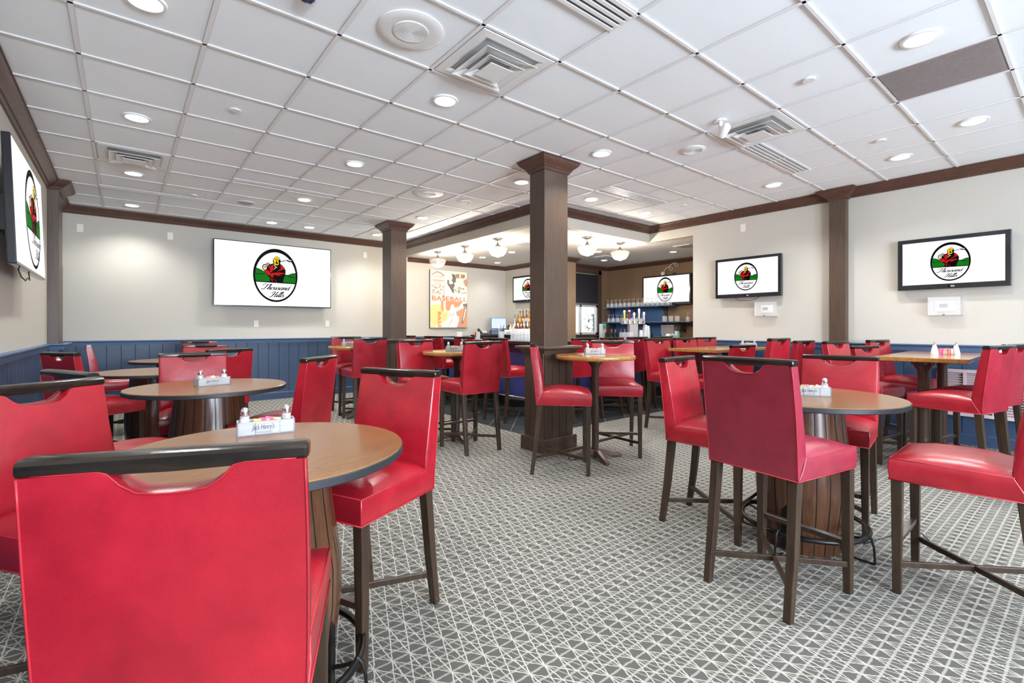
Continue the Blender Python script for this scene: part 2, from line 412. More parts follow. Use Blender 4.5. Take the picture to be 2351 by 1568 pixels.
# free-standing columns
def column(label, x0, x1, y0, y1, base=True):
    cx, cy = (x0 + x1) / 2, (y0 + y1) / 2; hx, hy = (x1 - x0) / 2, (y1 - y0) / 2
    t = thing('square_column', label, 'column', (cx, cy, 0))
    m = MB(); m.box(-hx, hx, -hy, hy, 1.0, CE - .1); m.build('shaft', BROWN, t, bevel=.004)
    def loop(e): return [(-hx - e, -hy - e), (-hx - e, hy + e), (hx + e, hy + e), (hx + e, -hy - e)]
    sweep(loop(0), crown_prof(CE - .001, .125, .10), True).build('capital', BROWNH, t, smooth=30)
    e = .045
    m = MB(); m.box(-hx - e + .012, hx + e - .012, -hy - e + .012, hy + e - .012, 0, 1.03); pd = m.build('pedestal', BROWN, t)
    L = loop(e - .012)
    for i in range(4):
        wains('boarding', L[i], L[(i + 1) % 4], pd, 0.0, 1.03, .105, BROWN, .012)
    sweep(loop(e), [(0, 1.0), (.012, 1.0), (.02, 1.02), (.03, 1.035), (.06, 1.045), (.068, 1.052), (.068, 1.068), (.06, 1.074), (-.05, 1.078), (-.05, 1.0)], True).build('cap_moulding', BROWN, t, smooth=30)
    sweep(loop(e), [(0, 0), (.022, 0), (.022, .13), (.016, .145), (0, .15)], True).build('plinth', BROWN, t)
    return t
column('large square dark brown column in the middle of the room', 3.32, 3.655, 3.55, 3.775)
column('square brown column standing near the back wall, left of the bar', 3.42, 3.70, 7.33, 7.66)

# ================================================================ BAR STOOL CHAIRS
WB, YBK, WF, YFR = .2162, -.2186, .2329, .2484
YT, ZT, ZRL = -.2704, .497, .527
def chair_proto(name, label, zs, hide=False, lm=LEATHER):
    t = thing(name, label, 'chair')
    # --- backrest (zs .. zs+ZT) with a handle notch in its top edge
    us = [-1, -.985, -.93, -.8, -.65, -.5, -.44, -.36, -.25, -.12, 0, .12, .25, .36, .44, .5, .65, .8, .93, .985, 1]
    def top(u):
        a = abs(u)
        if a >= .46: return 0.0
        if a > .34: return -.030 * (.46 - a) / .12
        return -.030 - .016 * (1 - (a / .34) ** 2) ** .5
    rs = []
    for u in us:
        zt = ZT + top(u); ring = []
        edge = 1 - abs(u) ** 10
        pf = max(0.0, 1 - abs(u) ** 3.0)
        N = 9
        def yrear(z):
            k = z / ZT; return YBK + (YT - YBK) * (k ** 1.25) - .006 * math.sin(PI * k) * pf
        def wd(z): return WB * (1 + .01 * z / ZT) + .004 * math.sin(PI * z / ZT)
        for i in range(N + 1):          # rear face, bottom to top
            z = zt * i / N; ring.append((u * wd(z), yrear(z), zs + z))
        zj = .112; yj = -.155
        def yfront(z):
            k = (z - zj) / (ZT - zj); k = max(0, min(1, k))
            th = (yj - yrear(zj)) * (1 - k) + .050 * k
            return yrear(z) + th * (1.0 if abs(u) < .99 else .94) + pf * (.020 * math.sin(PI * min(1, k * 1.0)) ** .7 if k < 1 else 0)
        ring.append((u * wd(zt), yrear(zt) + .012, zs + zt + .004))
        ring.append((u * wd(zt), yrear(zt) + .036, zs + zt + .004))
        for i in range(N + 1):          # front face, top to junction
            z = zt - (zt - zj) * i / N; ring.append((u * wd(z), yfront(z), zs + z))
        ring.append((u * wd(0), yj * .62 + YBK * .38, zs + zj * .6))
        ring.append((u * wd(0), YBK + .01, zs + .004))
        rs.append(ring)
    m = MB(); m.rings(rs); b = m.build('backrest', lm, t, smooth=50, bevel=.004)
    # piping along the rear edges of the backrest
    m = MB()
    for s in (-1, 1):
        pts = []
        for i in range(11):
            k = i / 10; z = ZT * k; pts.append((s * (WB * (1 + .01 * k) + .004 * math.sin(PI * k) + .0005), YBK + (YT - YBK) * k ** 1.25 - .0005, zs + z))
        m.tube(pts, .0024, 6)
    pts = []
    for u in us[2:-2]:
        zt = ZT + top(u); pts.append((u * (WB * 1.01), YT + .002 - (.006 if False else 0), zs + zt + .002))
    m.tube(pts, .002, 5)
    m.build('piping', PIPE, b, smooth=True)
    # --- seat
    nx, ny = 12, 12; m = MB(); vs = []; H = .100
    def seatw(k): return WB + (WF - WB) * k
    for j in range(ny + 1):
        k = j / ny; y0 = -.165; y = y0 + (YFR - y0) * k
        for i in range(nx + 1):
            u = -1 + 2 * i / nx
            ex = (1 - abs(u) ** 3.2); ey = (1 - abs(2 * k - 1) ** 4)
            # front edge and sides roll over
            dz = .044 * ex ** .6 * (max(0, 1 - k ** 5)) ** .6 * (.55 + .45 * (1 - abs(2 * k - 1) ** 3))
            if k < .1: dz = .044 * ex ** .6 * .6
            vs.append((u * seatw((y - YBK) / (YFR - YBK)), y, zs + H + dz))
    top_n = len(vs)
    # skirt ring: perimeter of the grid then bottom perimeter
    per = [(i, 0) for i in range(nx + 1)] + [(nx, j) for j in range(1, ny + 1)] + [(i, ny) for i in range(nx - 1, -1, -1)] + [(0, j) for j in range(ny - 1, 0, -1)]
    fs = [(j * (nx + 1) + i, j * (nx + 1) + i + 1, (j + 1) * (nx + 1) + i + 1, (j + 1) * (nx + 1) + i) for j in range(ny) for i in range(nx)]
    idx = [j * (nx + 1) + i for i, j in per]; rows = [idx]
    for zz, bul in ((.095, .003), (.05, .006), (.012, .002), (0, 0)):
        row = []
        for (i, j), q in zip(per, idx):
            x, y, z = vs[q]
            if j == 0: y = YBK + .004 + (-.165 - YBK) * zz / .1
            fx = 1 + bul / .23; 
            yy = y + (bul if j == ny else 0)
            vs.append((x * fx, yy, zs + zz)); row.append(len(vs) - 1)
        rows.append(row)
    n = len(per)
    for a, bb in zip(rows, rows[1:]):
        for i in range(n): fs.append((a[i], a[(i + 1) % n], bb[(i + 1) % n], bb[i]))
    fs.append(tuple(rows[-1])[::-1])
    m.add(vs, fs); st = m.build('seat', lm, t, smooth=55, bevel=.003)
    m = MB()
    def perim(z, e, y0=YBK): return [(-WB - e, y0, z), (-WF - e, YFR + e, z), (WF + e, YFR + e, z), (WB + e, y0, z)]
    a = perim(zs + .001, .002)
    m.tube([a[0], a[1]], .003, 6); m.tube([a[1], a[2]], .003, 6); m.tube([a[2], a[3]], .003, 6); m.tube([a[3], a[0]], .003, 6)
    a = perim(zs + .099, .001, -.165)
    m.tube([a[0], a[1]], .0022, 6); m.tube([a[1], a[2]], .0022, 6); m.tube([a[2], a[3]], .0022, 6)
    m.build('piping', PIPE, st, smooth=True)
    # --- rail: rounded bar on top of the back, thicker in the middle
    m = MB(); rs = []
    for x, sc, lo in ((-.2245, .80, 0), (-.2215, .96, 0), (-.216, 1, 0), (-.118, 1, 0), (-.092, 1, .005), (0, 1, .007), (.092, 1, .005), (.118, 1, 0), (.216, 1, 0), (.2215, .96, 0), (.2245, .80, 0)):
        pr = [(-.026, -.008), (-.026, .007), (-.022, .013), (-.014, .016), (.014, .016), (.022, .013), (.026, .007), (.026, -.008), (.021, -.013 - lo), (-.021, -.013 - lo)]
        rs.append([(x, YT + .024 + y * sc, zs + ZRL - .016 + z * sc) for y, z in pr])
    m.rings(rs); m.build('top_rail', RAIL, t, smooth=32)
    # --- legs
    def leg(secs, nm='leg'):
        m = MB(); m.rings([[(x - a, y - b, z), (x + a, y - b, z), (x + a, y + b, z), (x - a, y + b, z)] for x, y, z, a, b in secs])
        return m.build(nm, LEG, t, bevel=.003)
    for s in (-1, 1):
        leg([(s * .213, .222, 0, .0165, .0165), (s * .209, .222, zs, .022, .022)])
        leg([(s * .197, -.257, 0, .0165, .0165), (s * .196, -.222, zs * .45, .019, .020), (s * .192, -.192, zs, .021, .023)])
        m = MB(); m.lathe([(.011, .0), (.011, .0035)], 10, (s * .213, .222, -.0015)); m.lathe([(.011, .0), (.011, .0035)], 10, (s * .197, -.257, -.0015)); m.build('glide', STEEL, t)
    # --- crossing stretchers and the front foot rest
    zc = .140
    for s in (-1, 1):
        a = Vector((s * .196, -.245, zc)); b2 = Vector((-s * .212, .21, zc)); d = (b2 - a).normalized(); nn = Vector((-d.y, d.x, 0)) * .0085
        m = MB(); m.rings([[tuple(a - nn - Vector((0, 0, .013))), tuple(a + nn - Vector((0, 0, .013))), tuple(a + nn + Vector((0, 0, .013))), tuple(a - nn + Vector((0, 0, .013)))],
                 [tuple(b2 - nn - Vector((0, 0, .013))), tuple(b2 + nn - Vector((0, 0, .013))), tuple(b2 + nn + Vector((0, 0, .013))), tuple(b2 - nn + Vector((0, 0, .013)))]])
        m.build('stretcher', LEG, t, bevel=.002)
    m = MB(); m.box(-.198, .198, .214, .236, .222, .246); fr = m.build('foot_rest', LEG, t, bevel=.002)
    m = MB(); m.box(-.197, .197, .212, .2375, .2455, .249); m.build('metal_strip', STEEL, fr)
    return t
LOWZ, TALLZ, XTZ = .538, .597, .63
CH = [
 # name, zs-type, x, y, rot, material, label
 ('C', .165, 1.285, 338.5, 0, 'nearest red bar chair, seen from behind in the foreground'),
 ('S', -.10, 2.19, 217.6, 0, 'red bar chair cut off by the left frame edge, facing the nearest barrel table'),
 ('S', .03, 3.05, 294, 0, 'red bar chair by the left wall, dark back seen just beyond the left frame-edge chair'),
 ('S', -.185, 5.36, 300.5, 0, 'red bar chair by the left wall, farther one of the two with dark backs'),
 ('S', -.07, 7.35, 273, 0, 'red bar chair turned side-on below the left wall pilaster'),
 ('S', .425, 4.24, 179, 0, 'red bar chair facing the camera behind the caddy on the second barrel table'),
 ('S', .65, 5.28, 29, 0, 'red bar chair seen from behind, right of the second barrel table by the panelling'),
 ('S', .74, 6.35, 178, 0, 'red bar chair facing the camera, middle of three in line along the left tables'),
 ('S', .86, 8.15, 175, 0, 'red bar chair farthest back, right under the big back wall television'),
 ('S', .862, 3.52, 47, 0, 'creased red bar chair facing left, between the two nearest barrel tables'),
 ('S', .80, 2.00, 114.5, 0, 'red bar chair facing left at the nearest barrel table, feet on open carpet'),
 ('T', 2.65, 7.07, 175, 0, 'red bar chair facing the camera at the high table near the back wall panelling'),
 ('T', 2.59, 6.40, 357, 0, 'red bar chair seen from behind at the high table near the back wall panelling'),
 ('T', 2.62, 4.72, 182, 0, 'red bar chair facing the camera at the round high table left of the middle column'),
 ('T', 2.84, 4.18, 358, 0, 'red bar chair seen from behind at the round high table left of the middle column'),
 ('T', 4.16, 5.20, 278, 0, 'red bar stool at the bar, nearest of those left of the middle column'),
 ('T', 4.30, 6.15, 277, 0, 'red bar stool at the bar, second from the middle column on its left side'),
 ('T', 4.22, 6.95, 278, 0, 'red bar stool at the bar, third from the middle column on its left side'),
 ('T', 4.20, 7.85, 278, 0, 'red bar stool at the bar, farthest left, next to the far column'),
 ('T', 3.07, 3.06, 226, 0, 'red bar chair turned side-on in front of the middle column'),
 ('T', 3.912, 3.132, 135, 0, 'red bar chair facing the camera behind the round high table right of the middle column'),
 ('T', 4.84, 4.62, 356, 0, 'red bar stool at the bar, just right of the middle column'),
 ('T', 5.41, 4.62, 357, 0, 'red bar stool at the bar, second to the right of the middle column'),
 ('T', 6.04, 4.66, 358, 0, 'red bar stool at the bar, third to the right of the middle column'),
 ('T', 6.70, 4.66, 359, 0, 'red bar stool at the bar, farthest right, below the paper cup stacks'),
 ('T', 5.32, 3.36, 175, 0, 'red bar chair facing the camera, left end of the high table by the bar'),
 ('T', 6.0, 3.38, 175, 0, 'red bar chair facing the camera, middle one behind the high table by the bar'),
 ('T', 6.62, 3.42, 174, 0, 'red bar chair facing the camera, nearest the wall behind the high table by the bar'),
 ('S', 5.52, 2.83, 354, 0, 'red bar chair seen from behind, left of three near the table by the bar'),
 ('X', 5.16, 2.31, 0, 0, 'red bar chair seen from behind, middle and highest of those three near the bar'),
 ('T', 5.78, 2.30, 358, 0, 'red bar chair seen from behind, right of three near the table by the bar'),
 ('S', 2.97, 1.58, 186, 0, 'bright red bar chair at the left of the right-hand barrel table'),
 ('T', 2.50, 1.01, 262, 1, 'red bar chair with purplish light painted in, back to the camera, right-hand barrel table'),
 ('S', 3.70, 1.15, 97, 0, 'red bar chair facing the camera behind the right-hand barrel table'),
 ('S', 3.10, .41, 2, 0, 'red bar chair cut off by the right frame edge, mostly seat and legs'),
 ('T', 5.69, 1.50, 172, 0, 'red bar chair behind the wall-side high table, left of three facing the camera'),
 ('S', 6.21, 1.40, 166, 0, 'low red bar chair behind the wall-side high table, middle of three'),
 ('T', 6.72, 1.40, 170, 0, 'red bar chair behind the wall-side high table, nearest the wall of three'),
 ('T', 5.37, .76, 347, 0, 'red bar chair with dark back, near side of the high table by the wall'),
 ('T', 5.94, .72, 348, 0, 'red bar chair with dark back, right behind another at the right frame edge'),
]
ZS = {'C': .515, 'S': LOWZ, 'T': TALLZ, 'X': XTZ}
protos = {}
for typ, x, y, rot, mt, lab in CH:
    grp = {'C': 'low red bar chairs round the barrel tables', 'S': 'low red bar chairs round the barrel tables', 'T': 'tall red bar chairs', 'X': 'tall red bar chairs'}[typ]
    if typ not in protos:
        o = protos[typ] = chair_proto('bar_chair', lab, ZS[typ]); o['group'] = grp
        o.location = (x, y, 0); o.rotation_euler = (0, 0, R(rot))
    else:
        dup(protos[typ], (x, y, 0), R(rot), lab, grp, {LEATHER: LEATHER_CAST} if mt else None)

# ================================================================ TABLES
def barrel_table(loc, zt, label, rad=.49, rz=0):
    t = thing('barrel_table', label, 'table', (loc[0], loc[1], 0), rz, 'round tables on barrel bases')
    m = MB(); m.lathe([(rad - .004, zt - .030), (rad, zt - .026), (rad, zt - .006), (rad - .004, zt - .002)], 96); tp = m.build('tabletop_edge', TOPED, t, smooth=40)
    m = MB(); m.lathe([(rad - .003, zt - .003), (rad - .005, zt), ], 96); m.build('tabletop', TOP, t)
    prof = [(.192, .0), (.205, .08), (.228, .20), (.242, .33), (.243, .45), (.226, .56), (.210, .68), (.198, zt - .03)]
    n = 22
    bb = bpy.data.objects.new('barrel', None)
    m = MB()
    for k in range(n):        # staves
        a0 = 2 * PI * k / n + .012; a1 = 2 * PI * (k + 1) / n - .012; rs = []
        for r, z in prof:
            rs.append([(r * math.cos(a0), r * math.sin(a0), z), ((r + .004) * math.cos((a0 + a1) / 2), (r + .004) * math.sin((a0 + a1) / 2), z), (r * math.cos(a1), r * math.sin(a1), z), ((r - .015) * math.cos((a0 + a1) / 2), (r - .015) * math.sin((a0 + a1) / 2), z)])
        m.rings(rs)
    bo = m.build('barrel', BARREL, t, smooth=35)
    m = MB(); m.lathe([(r - .003, z) for r, z in prof], 44); m.build('barrel_core', TOPED, bo)
    rr = .318; zz = .135
    m = MB(); m.tube([(rr * math.cos(2 * PI * j / 64), rr * math.sin(2 * PI * j / 64), zz) for j in range(64)], .0135, 10, True)
    fr = m.build('foot_ring', IRON, t, smooth=True)
    for k in range(4):
        a = 2 * PI * k / 4 + .5; c, s = math.cos(a), math.sin(a); m = MB()
        m.M = Matrix.Rotation(a, 4, 'Z')
        m.box(.206, .236, -.018, .018, .03, .30)
        m.tube([(.225, 0, .11), (.27, 0, .12), (rr, 0, zz)], .007, 6)
        m.tube([(rr, 0, zz + .015), (rr + .018, 0, zz), (rr + .03, 0, .09), (rr + .035, 0, .005)], .006, 6)
        m.tube([(rr + .035, 0, .006), (rr - .02, 0, .006), (rr - .06, 0, .006)], .006, 6)
        m.build('bracket', IRON, t, smooth=40)
    return t
T1 = barrel_table((.376, 1.79), .850, 'nearest round barrel table, partly hidden by the foreground chair', .458, R(20))
T2 = barrel_table((.450, 3.763), .872, 'second round barrel table from the camera along the left wall', .468, R(10))
T3 = barrel_table((3.12, 1.12), .866, 'round barrel table at the right with a foot ring and cable at its base', .495, R(-30))
barrel_table((.245, 5.66), .850, 'third round barrel table from the camera along the left wall', .49, R(40))
barrel_table((.525, 7.45), .850, 'farthest round barrel table, near the back wall corner', .49, R(60))
m = MB(); m.tube([(3.34, .88, .012), (3.43, .84, .02), (3.50, .78, .05), (3.54, .72, .10), (3.57, .66, .08), (3.60, .60, .01), (3.55, .50, .006), (3.40, .42, .006)], .004, 6)
tag(m.build('floor_cable', BLACK, smooth=True), 'thin black cable lying on the carpet beside the right barrel table', 'cable')

def pedestal(t, h, x=0, y=0, four=True, r=.034):
    m = MB(); m.lathe([(.040, .05), (r, .08), (r, h - .10), (r + .004, h - .08), (r + .03, h - .035), (r + .045, h - .03), (r + .045, h)], 24, (x, y, 0)); m.build('post', PEDM, t, smooth=40)
    for k in range(4):
        a = PI / 4 + k * PI / 2; m = MB(); m.M = Matrix.Translation((x, y, 0)) @ Matrix.Rotation(a, 4, 'Z')
        m.rings([[(d, -w_, z0), (d, w_, z0), (d, w_ * .8, z1), (d, -w_ * .8, z1)] for d, w_, z0, z1 in ((.01, .032, .03, .085), (.10, .026, .03, .075), (.20, .024, .012, .045), (.255, .028, .004, .034), (.275, .02, .004, .026))])
        m.build('foot', BROWNH, t, smooth=50, bevel=.004)
def high_round(loc, label, rad=.385, zt=1.0, rz=0.0):
    t = thing('high_round_table', label, 'table', (loc[0], loc[1], 0), rz, 'round high tables on pedestals')
    m = MB(); m.lathe([(rad - .03, zt - .045), (rad - .012, zt - .043), (rad - .003, zt - .034), (rad, zt - .022), (rad - .003, zt - .010), (rad - .012, zt - .002), (rad - .03, zt)], 96)
    m.build('tabletop', HONEY, t, smooth=30)
    pedestal(t, zt - .045)
    return t
T6 = high_round((3.572, 3.10), 'round high table with thick honey-coloured edge, right of the middle column', .385, 1.0, R(20))
T5 = high_round((2.945, 4.60), 'round high table with thick honey-coloured edge, left of the middle column', .385, 1.0, R(35))
T4 = high_round((2.607, 6.72), 'round high table near the back wall, mostly hidden by the chair behind it', .385, 1.0)
def high_square(x0, x1, y0, y1, label, zt=1.0, posts=(.3,), rz=0):
    cx, cy = (x0 + x1) / 2, (y0 + y1) / 2
    t = thing('high_rectangular_table', label, 'table', (cx, cy, 0), rz, 'rectangular high tables by the right wall')
    hx, hy = (x1 - x0) / 2, (y1 - y0) / 2
    m = MB(); m.box(-hx, hx, -hy, hy, zt - .038, zt); m.build('tabletop', HONEY, t, bevel=.006, seg=3)
    for p in posts: pedestal(t, zt - .038, p, 0, r=.042)
    return t
T7 = high_square(5.42, 6.98, 2.85, 3.50, 'rectangular high table near the bar with a bright oak edge', 1.0, (-.535, .095), 0)
T8 = high_square(5.40, 6.98, .735, 1.36, 'rectangular high table by the right wall in front of the heater grille', 1.0, (-.60, .42), R(2))

# ---------------------------------------------------------------- text helper
def text_polys(s, width, height, shear=0.0, spacing=1.0):
    """flat triangles of lettering, centred, in (x, z)"""
    c = bpy.data.curves.new('t', 'FONT'); c.body = s; c.shear = shear; c.space_character = spacing; c.resolution_u = 4; c.size = 1
    o = bpy.data.objects.new('t', c); COL.objects.link(o); dg = bpy.context.evaluated_depsgraph_get(); dg.update()
    me = bpy.data.meshes.new_from_object(o.evaluated_get(dg))
    vs = [v.co.copy() for v in me.vertices]; fs = [tuple(p.vertices) for p in me.polygons]
    bpy.data.objects.remove(o); bpy.data.curves.remove(c); bpy.data.meshes.remove(me)
    if not vs: return [], []
    x0 = min(v.x for v in vs); x1 = max(v.x for v in vs); y0 = min(v.y for v in vs); y1 = max(v.y for v in vs)
    return [((v.x - (x0 + x1) / 2) / (x1 - x0) * width, (v.y - (y0 + y1) / 2) / (y1 - y0) * height) for v in vs], fs

GLY = {
 'T': (1.30, [[(-.55, 1.55), (-.5, 2.0), (-.1, 2.2), (.45, 2.02), (1.0, 2.0), (1.5, 2.3)], [(.82, 2.05), (.62, 1.2), (.45, .35), (.1, -.05), (-.3, .1), (-.25, .4)]]),
 'h': (1.0, [[(-.1, .2), (.3, 1.1), (.55, 1.95), (.42, 2.15), (.28, 1.7), (.22, .8), (.2, 0)], [(.2, .35), (.42, .88), (.66, 1.0), (.76, .75), (.72, .2), (.86, 0), (1.05, .25)]]),
 'o': (.88, [[(.45, 1.0), (.12, .75), (.1, .25), (.38, 0), (.7, .3), (.7, .78), (.45, 1.0)], [(.5, .95), (.75, .8), (.95, .95)]]),
 'u': (1.0, [[(0, .8), (.14, 1.0), (.18, .4), (.32, 0), (.56, .2), (.76, 1.0)], [(.76, 1.0), (.72, .25), (.84, 0), (1.05, .25)]]),
 's': (.80, [[(0, .2), (.38, 1.08), (.34, .75), (.62, .35), (.42, 0), (.08, .12)], [(.42, .02), (.8, .25)]]),
 'a': (1.0, [[(.74, .85), (.45, 1.0), (.12, .7), (.1, .2), (.36, 0), (.66, .4), (.78, 1.0)], [(.78, 1.0), (.72, .25), (.84, 0), (1.05, .25)]]),
 'n': (1.0, [[(0, .8), (.15, 1.0), (.2, .6), (.18, 0)], [(.2, .35), (.42, .88), (.64, 1.0), (.74, .75), (.7, .2), (.84, 0), (1.05, .25)]]),
 'd': (1.0, [[(.74, .85), (.45, 1.0), (.12, .7), (.1, .2), (.36, 0), (.66, .4), (.84, 2.15)], [(.80, 1.2), (.72, .25), (.84, 0), (1.05, .25)]]),
 'H': (1.60, [[(.55, 2.1), (.45, 1.0), (.2, .1), (-.2, -.02), (-.38, .3)], [(1.35, 2.2), (1.18, 1.0), (1.12, .15), (1.3, 0), (1.55, .25)], [(-.3, 1.4), (-.2, 1.95), (.25, 2.1), (.55, 2.1)], [(.1, .95), (.6, 1.15), (1.3, 1.05)]]),
 'i': (.50, [[(0, .25), (.2, 1.0), (.16, .25), (.28, 0), (.5, .25)], [(.22, 1.45), (.26, 1.52)]]),
 'l': (.52, [[(-.05, .25), (.32, 1.1), (.52, 1.95), (.4, 2.15), (.26, 1.7), (.2, .3), (.32, 0), (.54, .25)]])}
def script_polys(word):
    vs, fs = [], []; x = 0
    for ch in word:
        adv, sts = GLY[ch]
        for st in sts:
            P = [Vector((x + a + .5 * b, b)) for a, b in st]; Q = []
            n = len(P)
            for i in range(n - 1):
                p0, p1, p2, p3 = P[max(i - 1, 0)], P[i], P[i + 1], P[min(i + 2, n - 1)]
                for k in range(6):
                    t = k / 6; Q.append(.5 * ((2 * p1) + (p2 - p0) * t + (2 * p0 - 5 * p1 + 4 * p2 - p3) * t * t + (3 * p1 - p0 - 3 * p2 + p3) * t ** 3))
            Q.append(P[-1]); o = len(vs)
            for i, q in enumerate(Q):
                d = Q[min(i + 1, len(Q) - 1)] - Q[max(i - 1, 0)]; d.normalize(); nn = Vector((-d.y, d.x))
                w_ = .055 + .085 * max(0, -d.y) ** 1.2 + .012 * abs(d.x)
                if d.y >= 0 and ch in 'THi' : w_ += .02
                vs += [tuple(q + nn * w_), tuple(q - nn * w_)]
            for i in range(len(Q) - 1): fs.append((o + 2 * i, o + 2 * i + 2, o + 2 * i + 3, o + 2 * i + 1))
        x += adv
    x0 = min(v[0] for v in vs); x1 = max(v[0] for v in vs); y0 = min(v[1] for v in vs); y1 = max(v[1] for v in vs)
    return [((a - (x0 + x1) / 2) / (x1 - x0), (b - (y0 + y1) / 2) / (y1 - y0)) for a, b in vs], fs
TXT = {k: text_polys(k, 1, 1, sh) for k, sh in (("Jack Henry's", .3), ('AT THOUSAND HILLS', 0), ('BASEBALL', 0), ('BASE', 0))}
TXT['Thousand'] = script_polys('Thousand'); TXT['Hills'] = script_polys('Hills')
def put_text(m, key, cx, cz, w_, h_, d=0.0, rot=0.0):
    vs, fs = TXT[key]; c, s = math.cos(rot), math.sin(rot)
    pts = [(x * w_, z * h_) for x, z in vs]
    m.add([(cx + x * c - z * s, d, cz + x * s + z * c) for x, z in pts], fs)

# ================================================================ CADDIES
GREYW = wood('whitewashed grey wood', lin(150, 152, 154), lin(176, 177, 178), 0.6, axis=0)
INK = mat('ink', (0.03, 0.035, 0.05), 0.6)
SALT = mat('salt', (0.85, 0.86, 0.88), 0.5); PEPPER = mat('pepper', (0.30, 0.27, 0.24), 0.7)
PKT = [mat('pink packet', lin(236, 120, 160), .6), mat('yellow packet', lin(244, 222, 130), .6), mat('white packet', lin(240, 238, 232), .6), mat('red packet', lin(214, 60, 60), .6)]
SHGL = mat('shaker glass', (0.85, 0.88, 0.9), 0.05, alpha=.35)
def caddy(loc, rz, label, wd=.20, logo=True):
    t = thing('condiment_caddy', label, 'condiment caddy', loc, rz, 'wooden condiment caddies')
    h, d, th = .052, .075, .006; m = MB(); a = wd / 2
    m.box(-a, a, -d / 2, -d / 2 + th, 0, h); m.box(-a, a, d / 2 - th, d / 2, 0, h); m.box(-a, -a + th, -d / 2, d / 2, 0, h); m.box(a - th, a, -d / 2, d / 2, 0, h)
    m.box(-a, a, -d / 2, d / 2, 0, .004); m.box(-a * .42, -a * .42 + th, -d / 2, d / 2, 0, h * .9); m.box(a * .42, a * .42 + th, -d / 2, d / 2, 0, h * .9)
    b = m.build('tray', GREYW, t)
    if logo:
        m = MB(); put_text(m, "Jack Henry's", -.012, .029, .078, .026, -d / 2 - .0006); put_text(m, 'AT THOUSAND HILLS', -.008, .0095, .055, .0035, -d / 2 - .0006)
        m.add([(-.035, -d / 2 - .0006, .0135), (.02, -d / 2 - .0006, .0135), (.02, -d / 2 - .0006, .0142), (-.035, -d / 2 - .0006, .0142)], [(0, 1, 2, 3)])
        m.build('lettering', INK, b)
    return t
def shaker(loc, label, fill, grp='glass salt and pepper shakers'):
    t = thing('shaker', label, 'shaker', loc, 0, grp)
    m = MB(); m.lathe([(.0205, 0), (.021, .003), (.0165, .062), (.0165, .066), (.013, .069)], 10); g = m.build('glass_body', SHGL, t)
    m = MB(); m.lathe([(.0165, .004), (.0145, .055)], 10); m.build('contents', fill, g)
    m = MB(); m.lathe([(.0145, .068), (.0155, .070), (.0150, .074), (.0160, .077), (.0150, .080), (.0155, .083), (.0135, .092), (.008, .099), (.0, .101)], 14); m.build('cap', CHROME, t, smooth=40)
    return t
def packets(loc, rz, label, n=7, wide=.07):
    t = thing('sweetener_packets', label, 'packets', loc, rz); rnd = random.Random(n + int(loc[0] * 100))
    for k in range(n):
        m = MB(); a = R(rnd.uniform(-16, 16)); x = -wide / 2 + wide * (k + .5) / n
        m.M = Matrix.Translation((x, rnd.uniform(-.006, .006), 0)) @ Matrix.Rotation(a, 4, 'Y') @ Matrix.Rotation(R(rnd.uniform(-60, -30)), 4, 'Z')
        m.box(-.016, .016, -.0012, .0012, 0, .052 + rnd.uniform(0, .008)); m.build('packet', PKT[(k * 5 // n + rnd.randrange(2)) % 3], t)
    return t
def set_on(T, zt, x, y, rz, name, first='salt', logo=True, only=None):
    c, s = math.cos(rz), math.sin(rz); tf = lambda a, b: (x + c * a - s * b, y + s * a + c * b)
    caddy((x, y, zt), rz, 'whitewashed wooden condiment caddy on ' + name, logo=logo)
    for k, (a, f) in enumerate(((-.073, 'salt' if first == 'salt' else 'pepper'), (.073, 'pepper' if first == 'salt' else 'salt'))):
        px, py = tf(a, 0); shaker((px, py, zt + .004), '%s shaker with chrome cap on %s' % (f, name), SALT if f == 'salt' else PEPPER)
    px, py = tf(0, 0); packets((px, py, zt + .004), rz, 'sweetener packets in the caddy on ' + name)
set_on(T1, .850, .435, 2.058, R(-8), 'the nearest barrel table', 'salt')
set_on(T2, .872, .470, 3.79, R(13), 'the second barrel table from the camera', 'pepper')
set_on(T3, .866, 3.135, 1.085, R(-62), 'the right-hand barrel table', 'pepper')
set_on(T6, 1.0, 3.63, 3.155, R(-38), 'the round high table right of the middle column', 'salt')
set_on(T5, 1.0, 2.87, 4.52, R(-40), 'the round high table left of the middle column', 'salt')
set_on(T4, 1.0, 2.50, 6.72, R(-10), 'the round high table near the back wall', 'salt')
set_on(T7, 1.0, 6.58, 3.02, R(-55), 'the high table near the bar', 'salt')
# tall cone shakers and a packet holder on the table by the wall
def tall_shaker(loc, label):
    t = thing('tall_shaker', label, 'shaker', loc, 0, 'tall white cone shakers')
    m = MB(); m.lathe([(.030, 0), (.031, .006), (.024, .05), (.015, .085), (.013, .092)], 20); m.build('body', SALT, t, smooth=40)
    m = MB(); m.lathe([(.013, .092), (.015, .094), (.014, .102), (.007, .108), (.009, .113), (.006, .119), (0, .121)], 16); m.build('cap', CHROME, t, smooth=40)
tx, ty = 6.30, 1.10
tall_shaker((6.15, 1.045, 1.0), 'white cone shaker left of the packet holder by the right wall')
tall_shaker((6.25, .905, 1.0), 'white cone shaker right of the packet holder by the right wall')
t = thing('packet_holder', 'chrome wire packet holder between two cone shakers', 'packet holder', (6.20, .975, 1.0), R(-62))
m = MB()
for x in (-.055, .055): m.tube([(x, -.025, .004), (x, -.025, .06), (x, .025, .06), (x, .025, .004)], .002, 6)
m.box(-.057, .057, -.026, .026, 0, .004); m.build('wire_frame', CHROME, t)
packets((6.20, .975, 1.004), R(-62), 'red, yellow and white sugar packets in the holder by the right wall', 11, .10)

